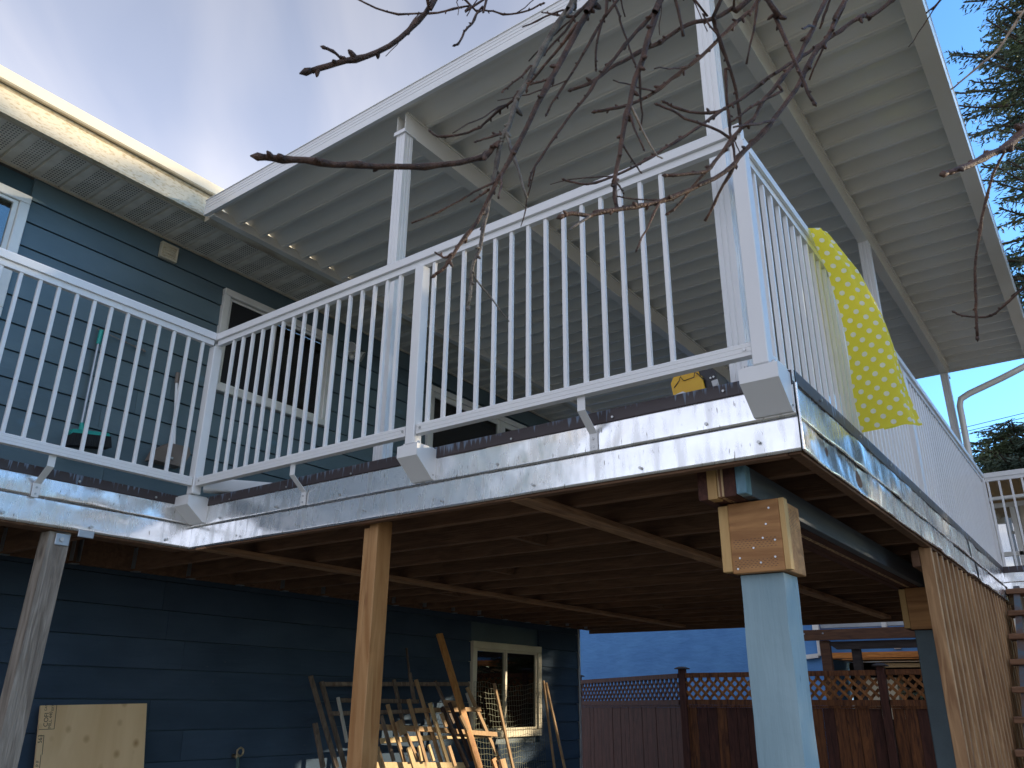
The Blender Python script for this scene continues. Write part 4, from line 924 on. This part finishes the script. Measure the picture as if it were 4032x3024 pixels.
# far patio at the right: a glazed door leaf in a white frame below a ribbed cover
FP=thing('sunroom',(10.2,.4,.98),'white framed glass door under a brown ribbed cover, seen through the far railing','sunroom')
df=MB(); df.box(10,10.05,.55,.95,1.95,2.0,.003); df.box(10,10.05,.55,.95,1.43,1.475,.003); df.box(10,10.05,.90,.95,.98,1.949,.003); df.box(10,10.05,.70,.745,.98,1.949,.003); mk('door_frame',df,M['vinyl'],FP)
mk('pane',B(10.02,10.025,.745,.90,1.476,1.949),M['glassdoor'],FP); mk('pane',B(10.02,10.025,.745,.90,1.0,1.429),M['glassdoor'],FP)
mk('back_wall',B(10.5,10.6,-1.5,.98,1.3,2.28),M['curtain'],FP)
for x,y in ((10.55,.93),(10.55,-1.45),(9.0,-1.45)): mk('post',B(x-.04,x+.04,y-.04,y+.04,GZ,1.3 if x>10 else 1.83),M['vinyl'],FP)
mk('header',B(8.98,9.03,-1.5,.89,1.83,1.86,.002),M['vinyl'],FP)
cv0=None
for k in range(14):
    y=-.35+.1*k
    p_=[(y,2.28),(y+.02,2.30),(y+.08,2.30),(y+.1,2.28),(y+.1,2.29),(y+.08,2.31),(y+.02,2.31),(y,2.29)]
    if y<.9: mk('cover_panel',MB().prism([(a_,b_-.25) for a_,b_ in p_],'x',8.9,10.5),M['tan'],FP)
# ------------------------------------------------------------------ spruces
def spruce_mesh(H,Rm,seed,z_start=.12,nb=9,dz=.42,spray=1.0,pw=.8):
    rd=random.Random(seed); lf=MB(); wd=MB()
    wd.tube([(0,0,0),(0,0,H*.5),(0,0,H)],[H*.018,H*.011,.01],8)
    z=H*z_start
    while z<H*.985:
        t=(z-H*z_start)/(H*(1-z_start)); Lb=Rm*(1-t)**pw*rd.uniform(.8,1.1)+.15
        for k in range(nb):
            if rd.random()<.08: continue
            a=rd.uniform(0,6.283); L_=Lb*rd.uniform(.55,1.1); z_=z+rd.uniform(-.25,.25); dirv=Vector((math.cos(a),math.sin(a),0)); sidev=Vector((-math.sin(a),math.cos(a),0))
            pts=[]; ns=5
            for i in range(ns+1):
                s=i/ns; pts.append(dirv*(L_*s)+Vector((0,0,z_-L_*.28*math.sin(s*1.6)+L_*.16*s*s*2*.6)))
            wd.tube(pts,[.012+.02*(1-i/ns)*L_/Rm for i in range(ns+1)],4,False)
            m_=int(L_/.055)+2
            for i in range(m_):
                s=(i+rd.random())/m_
                if s<.12: continue
                q=s*ns; i0=min(int(q),ns-1); p=pts[i0].lerp(pts[i0+1],q-i0)
                for sg in (-1,1):
                    tl=(.14+.34*(1-s)*min(1,L_))*rd.uniform(.5,1.2)*spray
                    d=(dirv*rd.uniform(.5,1.0)+sidev*sg*rd.uniform(.5,1.0)+Vector((0,0,rd.uniform(-.45,.15)))).normalized()
                    nl=max(2,int(tl/.045))
                    for j in range(nl):
                        c=p+d*(tl*(j+.5)/nl)+Vector((rd.uniform(-.02,.02),rd.uniform(-.02,.02),-.18*tl*(j/nl)**2)); 
                        dd_=(d+Vector((rd.uniform(-.7,.7),rd.uniform(-.7,.7),rd.uniform(-.5,.5)))).normalized(); le=rd.uniform(.035,.065)*spray; wn=dd_.cross(Vector((rd.uniform(-1,1),rd.uniform(-1,1),rd.uniform(-1,1)))).normalized()*le*.22
                        lf.add([c-dd_*le*.6,c+wn,c+dd_*le,c-wn],[(0,1,2,3)])
        z+=dz*rd.uniform(.8,1.2)*(1-.45*t)
    return lf,wd
def spruce(x,y,H,Rm,seed,label,share=None,**k):
    T=thing('spruce_tree',(x,y,GZ),label,'tree','spruces beyond the houses')
    if share is None:
        lf,wd=spruce_mesh(H,Rm,seed,**k)
        for o in (lf,wd): o.v=[(a+x,b+y,c+GZ) for a,b,c in o.v]
        A_=mk('crown',lf,M['needles'],T,loc=(x,y,GZ),fix=False); B_=mk('trunk',wd,M['trunk'],T,loc=(x,y,GZ),fix=False)
    else:
        for s_ in share: again(s_,(x,y,GZ),T)
        A_,B_=share
    return T,(A_,B_)
_,s1=spruce(12.9,-1.25,16,2.55,3,'tall spruce tree rising at the right edge of the picture',z_start=.43,nb=13,dz=.27,spray=1.15)
_,s2=spruce(14.6,.80,5.75,2.0,11,'lower spruce tree showing over the far railing',z_start=.30,nb=13,dz=.15,spray=1.1,pw=.4)
hs=None; hsp=None
rq=random.Random(9)
for k in range(16):  # unseen conifer row, placed and sized to hold back the low sun
    t_=-7.3+1.05*k if k<13 else 10.4+1.1*(k-13); hx=14.5+(t_-4.5)*.707+rq.uniform(-.3,.3); hy=-8.1+(t_-4.5)*.707+rq.uniform(-.3,.3)
    if t_<4.0: T,hsp=spruce(hx,hy,8.2,1.2,32,'one of a row of thin narrow conifers added out of view to dapple the sun',share=hsp,z_start=.02,nb=8,dz=.24,spray=1.1,pw=.25)
    else: T,hs=spruce(hx,hy,8.4,1.25,31,'one of a row of dense narrow conifers added out of view to block the low sun',share=hs,z_start=.02,nb=14,dz=.18,spray=1.3,pw=.22)
    T['group']='unseen hedge row of conifers added for shade'; T.rotation_euler.z=rq.uniform(0,6.28); T.scale=(1,1,rq.uniform(.985,1.01))
hs2=None
for t_ in (6.2,7.15,8.0):  # unseen trees added with raised crowns, so sun passes only underneath
    hx=14.5+(t_-4.5)*.707; hy=-8.1+(t_-4.5)*.707
    T,hs2=spruce(hx,hy,8.3,1.0,33,'tall bare stemmed conifer added out of view, its high crown shading the wall',share=hs2,z_start=.635,nb=14,dz=.15,spray=1.3,pw=.2); T['group']='unseen high crowned conifers added for shade'; T.rotation_euler.z=t_*3
hx=14.5+(9.25-4.5)*.707; hy=-8.1+(9.25-4.5)*.707  # unseen sparse tree added to let partial sun onto the wall corner
T,_=spruce(hx,hy,8.3,1.2,35,'thin sparse conifer added out of view to weaken the sun',z_start=.05,nb=6,dz=.30,spray=1.1,pw=.3); del T['group']
# ------------------------------------------------------------------ overhead cables
for (y0,z0,y1,z1),lb in zip(((3.05,8.665,-8.0,9.73),(3.03,8.552,-8.0,9.42),(2.98,8.156,-8.0,8.53)),('uppermost of three thin overhead cables in the sky at right','middle one of three thin overhead cables in the sky at right','lowest of three thin overhead cables in the sky at right')):
    tag(mk('power_line',MB().tube([(30,y0+(y1-y0)*i/10*2-8*0+8*0+ (0 if i else 12),z0+(z1-z0)*i/10*2-(0 if i else -1.16*0+1.1)) for i in range(0,11)],.012,5),M['cable']),lb,'cable','overhead cables')
# ------------------------------------------------------------------ bare fruit tree whose branches hang into the picture
BR=[[(0.713,0.687,1.059,0.0027),(0.71,0.694,1.049,0.0027),(0.706,0.706,1.028,0.0028),(0.694,0.728,0.996,0.0029),(0.679,0.754,0.965,0.003),(0.658,0.782,0.943,0.0031),(0.637,0.805,0.931,0.0032),(0.619,0.826,0.918,0.0033),(0.604,0.844,0.908,0.0034)],
[(0.635,0.808,0.929,0.0014),(0.632,0.808,0.93,0.0014),(0.624,0.808,0.932,0.0015),(0.614,0.809,0.934,0.0016),(0.603,0.812,0.933,0.0018)],
[(0.848,0.699,1.176,0.0014),(0.832,0.72,1.161,0.0013),(0.813,0.742,1.15,0.0013),(0.795,0.763,1.138,0.0013),(0.772,0.786,1.131,0.0012),(0.746,0.812,1.124,0.0012),(0.716,0.836,1.126,0.0012),(0.684,0.857,1.135,0.0011)],
[(0.82,0.67,1.14,0.0016),(0.815,0.676,1.115,0.0015),(0.807,0.684,1.095,0.0015),(0.803,0.688,1.074,0.0014),(0.793,0.697,1.055,0.0014),(0.788,0.702,1.029,0.0013),(0.784,0.706,1.023,0.0013)],
[(0.824,0.73,1.178,0.0012),(0.859,0.713,1.169,0.0012),(0.875,0.701,1.172,0.0012),(0.892,0.69,1.171,0.0012),(0.911,0.673,1.181,0.0012),(0.927,0.658,1.19,0.0012),(0.936,0.646,1.202,0.0012),(0.944,0.638,1.21,0.0012)],
[(0.829,0.641,0.825,0.003),(0.829,0.642,0.823,0.003),(0.821,0.651,0.812,0.0031),(0.814,0.662,0.795,0.0031),(0.795,0.681,0.784,0.0031),(0.778,0.699,0.774,0.0032),(0.746,0.727,0.763,0.0032),(0.706,0.761,0.753,0.0033),(0.668,0.791,0.746,0.0034),(0.642,0.812,0.74,0.0034),(0.608,0.836,0.738,0.0035),(0.583,0.856,0.733,0.0035),(0.562,0.871,0.73,0.0035)],
[(0.84,0.611,0.912,0.0016),(0.837,0.614,0.915,0.0016),(0.839,0.625,0.905,0.0016),(0.835,0.65,0.895,0.0016),(0.832,0.683,0.877,0.0015),(0.831,0.689,0.874,0.0015),(0.825,0.707,0.87,0.0014),(0.817,0.729,0.869,0.0014),(0.805,0.757,0.871,0.0013),(0.798,0.766,0.88,0.0013)],
[(0.83,0.638,0.833,0.0014),(0.826,0.639,0.835,0.0014),(0.813,0.65,0.826,0.0012),(0.804,0.657,0.819,0.0011),(0.796,0.664,0.813,0.001)],
[(0.88,0.523,1.104,0.0036),(0.877,0.53,1.09,0.0036),(0.868,0.547,1.058,0.0035),(0.86,0.564,1.024,0.0033),(0.851,0.583,0.98,0.0032),(0.845,0.599,0.938,0.003),(0.838,0.615,0.904,0.0029),(0.834,0.63,0.853,0.0027),(0.829,0.64,0.83,0.0027),(0.829,0.648,0.789,0.0025),(0.829,0.654,0.757,0.0024),(0.828,0.662,0.72,0.0023),(0.827,0.67,0.677,0.0022),(0.827,0.677,0.64,0.002),(0.823,0.685,0.615,0.0019),(0.824,0.69,0.583,0.0018),(0.824,0.694,0.544,0.0017)],
[(0.833,0.461,1.021,0.0036),(0.831,0.467,1.009,0.0035),(0.828,0.478,0.987,0.0034),(0.822,0.496,0.951,0.0033),(0.816,0.514,0.914,0.0031),(0.808,0.539,0.864,0.0029),(0.801,0.562,0.816,0.0027),(0.796,0.579,0.777,0.0026),(0.79,0.598,0.739,0.0024),(0.784,0.612,0.71,0.0023),(0.781,0.625,0.683,0.0022),(0.775,0.641,0.647,0.002),(0.768,0.656,0.622,0.0019),(0.76,0.673,0.595,0.0018),(0.756,0.682,0.577,0.0017),(0.749,0.694,0.564,0.0016)],
[(0.992,0.5,1.183,0.0021),(0.979,0.53,1.136,0.0019),(0.967,0.566,1.067,0.0017),(0.956,0.594,1.015,0.0015),(0.946,0.619,0.972,0.0014),(0.943,0.629,0.951,0.0013)],
[(0.929,0.526,1.136,0.002),(0.925,0.541,1.121,0.0019),(0.921,0.557,1.106,0.0018),(0.919,0.573,1.085,0.0016),(0.912,0.598,1.062,0.0014),(0.91,0.609,1.049,0.0013)],
[(0.921,0.555,1.108,0.0016),(0.92,0.557,1.109,0.0015),(0.909,0.571,1.109,0.0013),(0.898,0.583,1.112,0.0011),(0.887,0.597,1.115,0.0009)],
[(0.871,0.541,1.07,0.0013),(0.866,0.544,1.07,0.0012),(0.854,0.559,1.061,0.0011),(0.839,0.577,1.045,0.001),(0.825,0.594,1.031,0.0008)],
[(0.825,0.487,0.969,0.0018),(0.823,0.49,0.974,0.0018),(0.827,0.521,0.954,0.0017),(0.83,0.556,0.934,0.0016),(0.833,0.589,0.915,0.0014),(0.835,0.595,0.91,0.0014)],
[(0.848,0.591,0.959,0.0015),(0.843,0.593,0.96,0.0014),(0.833,0.604,0.939,0.0013),(0.823,0.614,0.923,0.0012),(0.812,0.625,0.904,0.001)],
[(0.81,0.533,0.876,0.0015),(0.81,0.532,0.879,0.0015),(0.805,0.541,0.875,0.0013),(0.799,0.55,0.872,0.0011),(0.795,0.557,0.87,0.001)],
[(1.074,0.454,1.222,0.0026),(1.063,0.479,1.178,0.0025),(1.045,0.51,1.134,0.0023),(1.031,0.538,1.092,0.0022),(1.015,0.567,1.046,0.002),(1.006,0.586,1.011,0.0019),(0.994,0.609,0.977,0.0018),(0.98,0.635,0.93,0.0016),(0.968,0.659,0.887,0.0015),(0.961,0.674,0.857,0.0014),(0.961,0.68,0.836,0.0013)],
[(1.052,0.548,1.262,0.0017),(1.063,0.539,1.202,0.0015),(1.072,0.531,1.162,0.0014),(1.077,0.526,1.127,0.0013),(1.082,0.522,1.104,0.0012)],
[(1.012,0.538,1.221,0.0019),(1.019,0.549,1.191,0.0018),(1.021,0.556,1.177,0.0017),(1.023,0.565,1.159,0.0017),(1.03,0.576,1.127,0.0015),(1.039,0.582,1.099,0.0014)],
[(0.93,0.393,1.063,0.0039),(0.928,0.399,1.047,0.0038),(0.925,0.407,1.019,0.0037),(0.921,0.42,0.983,0.0035),(0.92,0.429,0.947,0.0034),(0.915,0.443,0.909,0.0032),(0.912,0.454,0.863,0.0029),(0.91,0.464,0.823,0.0028),(0.909,0.474,0.773,0.0025),(0.907,0.483,0.732,0.0023),(0.909,0.481,0.73,0.0023),(0.909,0.485,0.709,0.0022),(0.911,0.484,0.686,0.0021)],
[(1.25,0.342,1.306,0.0033),(1.227,0.374,1.278,0.0032),(1.203,0.405,1.25,0.003),(1.164,0.447,1.226,0.0029),(1.132,0.491,1.182,0.0027),(1.111,0.517,1.162,0.0026),(1.087,0.548,1.133,0.0025),(1.069,0.571,1.112,0.0024),(1.049,0.598,1.08,0.0022),(1.026,0.625,1.061,0.0021)],
[(1.34,0.345,1.392,0.003),(1.325,0.374,1.349,0.0029),(1.307,0.403,1.314,0.0028),(1.287,0.436,1.273,0.0027),(1.271,0.462,1.239,0.0027),(1.242,0.506,1.193,0.0026),(1.215,0.546,1.149,0.0025),(1.182,0.588,1.115,0.0024),(1.152,0.62,1.099,0.0023),(1.136,0.637,1.091,0.0023)],
[(1.022,0.337,0.811,0.0016),(1.025,0.335,0.809,0.0016),(1.016,0.342,0.817,0.0016),(0.998,0.359,0.829,0.0015),(0.969,0.389,0.841,0.0015),(0.955,0.401,0.853,0.0014),(0.939,0.417,0.86,0.0014)],
[(1.207,0.4,1.032,0.0019),(1.196,0.415,1.022,0.0019),(1.174,0.44,1.016,0.0018),(1.144,0.467,1.018,0.0017),(1.121,0.484,1.025,0.0016)],
[(1.207,0.4,1.032,0.0021),(1.193,0.414,1.016,0.0021),(1.179,0.427,0.998,0.002),(1.149,0.456,0.961,0.0019),(1.103,0.498,0.909,0.0017),(1.099,0.503,0.903,0.0017),(1.053,0.542,0.856,0.0016),(1.012,0.575,0.824,0.0014),(0.985,0.593,0.813,0.0013),(0.961,0.605,0.812,0.0013)],
[(0.916,0.439,0.918,0.0014),(0.919,0.437,0.918,0.0014),(0.938,0.446,0.888,0.0012),(0.951,0.452,0.867,0.0011),(0.959,0.46,0.851,0.001)],
[(0.912,0.455,0.858,0.0014),(0.915,0.452,0.857,0.0014),(0.937,0.445,0.821,0.0011),(0.958,0.438,0.791,0.0009),(0.965,0.432,0.784,0.0008)],
[(0.911,0.459,0.843,0.0014),(0.913,0.454,0.842,0.0013),(0.919,0.45,0.815,0.0012),(0.927,0.442,0.782,0.001)],
[(0.909,0.471,0.791,0.0012),(0.911,0.469,0.793,0.0012),(0.936,0.467,0.776,0.0009),(0.955,0.463,0.765,0.0008)],
[(1.029,0.259,1.063,0.0027),(1.039,0.252,1.028,0.0025),(1.05,0.245,0.99,0.0023),(1.063,0.237,0.943,0.0021),(1.072,0.231,0.912,0.002),(1.077,0.228,0.887,0.0019),(1.083,0.223,0.87,0.0018)],
[(1.131,0.184,1.105,0.0028),(1.116,0.21,1.042,0.0026),(1.105,0.228,1.002,0.0025),(1.1,0.237,0.977,0.0025),(1.087,0.255,0.95,0.0024),(1.07,0.278,0.912,0.0023),(1.056,0.295,0.884,0.0022),(1.049,0.306,0.855,0.0022),(1.033,0.324,0.833,0.0021),(1.021,0.339,0.808,0.002),(1.004,0.36,0.77,0.0019),(0.994,0.372,0.75,0.0019),(0.969,0.393,0.739,0.0018),(0.943,0.413,0.73,0.0017)],
[(1.193,0.163,1.146,0.0031),(1.178,0.187,1.092,0.003),(1.169,0.201,1.055,0.003),(1.156,0.218,1.029,0.003),(1.144,0.236,0.992,0.0029),(1.13,0.256,0.944,0.0028),(1.108,0.283,0.896,0.0028),(1.098,0.296,0.872,0.0027),(1.08,0.318,0.838,0.0027),(1.059,0.341,0.802,0.0026),(1.052,0.35,0.786,0.0026),(1.03,0.372,0.759,0.0025),(0.997,0.401,0.731,0.0025),(0.959,0.435,0.701,0.0024),(0.912,0.471,0.677,0.0023),(0.882,0.494,0.664,0.0023),(0.868,0.505,0.654,0.0022),(0.842,0.52,0.65,0.0022),(0.832,0.528,0.644,0.0022)],
[(1.015,0.347,0.794,0.0016),(1.017,0.344,0.793,0.0016),(1.01,0.362,0.775,0.0015),(1.003,0.381,0.753,0.0015),(0.996,0.401,0.73,0.0014),(0.991,0.419,0.707,0.0014),(0.985,0.433,0.695,0.0014)],
[(0.868,0.505,0.654,0.0017),(0.849,0.509,0.636,0.0013),(0.827,0.514,0.614,0.0009)],
[(1.419,0.116,1.304,0.0028),(1.375,0.173,1.257,0.0027),(1.342,0.218,1.212,0.0026),(1.316,0.254,1.177,0.0025),(1.282,0.299,1.134,0.0024),(1.25,0.342,1.092,0.0023),(1.224,0.378,1.051,0.0022),(1.207,0.4,1.032,0.0021)],
[(1.178,0.376,1.266,0.0027),(1.189,0.4,1.232,0.0026),(1.221,0.401,1.192,0.0025),(1.251,0.4,1.156,0.0023),(1.278,0.402,1.121,0.0022),(1.303,0.408,1.084,0.0021),(1.315,0.414,1.064,0.002)],
[(1.108,0.408,1.223,0.0014),(1.128,0.4,1.195,0.0013),(1.142,0.394,1.173,0.0013),(1.158,0.384,1.157,0.0012)],
[(1.251,0.4,1.156,0.002),(1.246,0.407,1.156,0.002),(1.258,0.413,1.123,0.0019),(1.267,0.419,1.093,0.0019),(1.277,0.42,1.072,0.0019),(1.288,0.426,1.04,0.0018),(1.297,0.427,1.019,0.0018),(1.307,0.428,0.998,0.0018),(1.314,0.43,0.981,0.0018)],
[(1.074,0.272,0.921,0.0018),(1.077,0.266,0.909,0.0017),(1.056,0.285,0.888,0.0015),(1.034,0.305,0.865,0.0013),(1.01,0.328,0.835,0.001)],
[(0.909,0.482,0.725,0.001),(0.91,0.48,0.724,0.0009),(0.915,0.477,0.718,0.0008),(0.919,0.476,0.712,0.0008)],
[(0.974,0.422,0.712,0.001),(0.976,0.42,0.71,0.001),(0.965,0.437,0.708,0.0009),(0.939,0.471,0.709,0.0008),(0.926,0.487,0.712,0.0008)],
[(0.828,0.658,0.738,0.0014),(0.826,0.661,0.739,0.0013),(0.821,0.673,0.731,0.0012),(0.816,0.685,0.723,0.001)],
[(0.76,0.673,0.595,0.0015),(0.76,0.674,0.597,0.0014),(0.761,0.686,0.595,0.0012),(0.76,0.696,0.6,0.0011),(0.758,0.703,0.606,0.0009)],
[(1.354,-0.059,0.881,0.0047),(1.324,-0.034,0.85,0.0044),(1.297,-0.009,0.817,0.004),(1.255,0.025,0.783,0.0035),(1.224,0.049,0.759,0.0032),(1.19,0.075,0.737,0.0029)],
[(1.291,-0.004,0.813,0.0014),(1.293,-0.004,0.809,0.0014),(1.296,0.021,0.773,0.0014),(1.307,0.042,0.728,0.0015),(1.32,0.06,0.683,0.0015),(1.333,0.075,0.64,0.0015),(1.34,0.079,0.624,0.0016),(1.353,0.084,0.595,0.0016),(1.362,0.09,0.572,0.0016),(1.375,0.095,0.543,0.0016)],
[(1.427,-0.003,0.643,0.0014),(1.429,0.019,0.631,0.0014),(1.431,0.032,0.622,0.0013),(1.434,0.057,0.606,0.0013),(1.435,0.072,0.598,0.0012),(1.43,0.091,0.597,0.0012),(1.422,0.112,0.603,0.0011),(1.418,0.122,0.61,0.0011)],
[(1.488,-0.111,1.232,0.0021),(1.483,-0.087,1.207,0.002),(1.479,-0.054,1.165,0.0017),(1.476,-0.033,1.137,0.0015),(1.468,-0.007,1.116,0.0013),(1.447,0.051,1.07,0.001)],
[(1.385,0.03,1.23,0.0012),(1.383,0.038,1.221,0.0011),(1.377,0.059,1.203,0.001)]]
BT=thing('bare_tree',(1.2,-1.2,GZ),'bare fruit tree, its leafless twigs hanging across the top of the picture','tree')
def smoothpts(ps,per=.025):
    P=[Vector(p[:3]) for p in ps]; Rr=[p[3] for p in ps]; out_=[];rr=[]
    for i in range(len(P)-1):
        p0=P[max(i-1,0)];p1_=P[i];p2_=P[i+1];p3_=P[min(i+2,len(P)-1)]; n=max(2,int((p2_-p1_).length/per))
        for j in range(n):
            t=j/n; out_.append(.5*((2*p1_)+(-p0+p2_)*t+(2*p0-5*p1_+4*p2_-p3_)*t*t+(-p0+3*p1_-3*p2_+p3_)*t**3)); rr.append(Rr[i]+(Rr[i+1]-Rr[i])*t)
    out_.append(P[-1]); rr.append(Rr[-1]); return out_,rr
limb=[(1.2,-1.2,GZ,.10),(1.22,-1.15,-.6,.085),(1.25,-1.1,.5,.07),(1.32,-.85,1.25,.05),(1.45,-.35,1.75,.035),(1.42,.05,1.95,.026),(1.25,.45,2.05,.018),(1.0,.75,2.0,.012),(.8,.95,1.9,.008)]
lp,lr=smoothpts(limb,.08); tr_=MB().tube(lp,lr,10); tr_.smooth=True; mk('trunk',tr_,M['bark'],BT)
lp2,lr2=smoothpts([(1.25,-1.1,.5,.045),(1.6,-.95,.95,.035),(1.95,-.65,1.25,.026),(2.15,-.45,1.4,.016)],.08); t2=MB().tube(lp2,lr2,8); t2.smooth=True; mk('limb',t2,M['bark'],BT)
rb=random.Random(5)
nodes=[(p,r) for p,r in list(zip(lp,lr))[8:]]+[(p,r) for p,r in list(zip(lp2,lr2))[3:]]
def outside(p):
    v_=Vector(p[:3]); zc=v_.dot(f2); 
    return zc<=0 or abs(v_.dot(r3)/zc)>18/cd.lens*.985 or abs(v_.dot(u3)/zc)>13.5/cd.lens*.985
for bi,ps in enumerate(BR):
    ps=[(*p[:3],p[3]*1.45) for p in ps]
    if outside(ps[0]):
        p0=Vector(ps[0][:3]); dv=(p0-Vector(ps[1][:3])).normalized()
        q=min(nodes,key=lambda n:(n[0]-(p0+dv*.5)).length)[0]
        mid=p0.lerp(q,.45)+dv*.12
        ps=[(*q,ps[0][3]*1.5),(*mid,ps[0][3]*1.2)]+ps
    pp,rr=smoothpts(ps,.016)
    mb=MB(); pj=[p+Vector((rb.uniform(-1,1),rb.uniform(-1,1),rb.uniform(-1,1)))*.0008 for p in pp]
    for i in range(1,len(pp)-1,1):
        if i%3==0 and rb.random()<.55: rr[i]*=1.32
    mb.tube(pj,rr,7)
    for i in range(2,len(pp)-1):      # buds and spurs
        if rb.random()<.5:
            t=(pp[i+1]-pp[i-1]).normalized(); s_=t.orthogonal(); s_.rotate(Matrix.Rotation(rb.uniform(0,6.28),3,t)); d_=(s_*.8+t*.6).normalized(); l_=rr[i]*rb.uniform(1.3,2.6)
            mb.tube([pp[i]-d_*rr[i]*.3,pp[i]+d_*l_*.5,pp[i]+d_*l_,pp[i]+d_*l_*1.35],[rr[i]*.8,rr[i]*.85,rr[i]*.7,rr[i]*.25],5)
    e_=pp[-1]; t=(pp[-1]-pp[-2]).normalized(); mb.tube([e_,e_+t*rr[-1]*2,e_+t*rr[-1]*4],[rr[-1],rr[-1]*1.35,rr[-1]*.2],6)
    mb.smooth=True
    if bi in (1,5,44,45,46,7,12,13,15,16,26,27,28,29,40,42,43): pass
    elif len(pp)>14:
        for q_ in range(max(1,int(len(pp)*.016/.30))):
            i=rb.randrange(len(pp)//4,len(pp)-2); t=(pp[i+1]-pp[i]).normalized(); s_=t.orthogonal(); s_.rotate(Matrix.Rotation(rb.uniform(0,6.28),3,t)); s_.z-=.3
            d_=(s_*.6+t*.8).normalized(); tl=rb.uniform(.05,.15); tw=[pp[i]]; rw=[rr[i]*.62]
            for j in range(1,8): tw.append(tw[-1]+(d_+Vector((rb.uniform(-.14,.14),rb.uniform(-.14,.14),rb.uniform(-.16,.1)))).normalized()*tl/7); rw.append(rr[i]*(.58-.03*j)*(1.35 if rb.random()<.3 else 1))
            mb.tube(tw,rw,6)
    mk('branch',mb,M['barkgrey'] if bi in (8,34) else (M['barkpale'] if bi in (27,47) else M['bark']),BT)
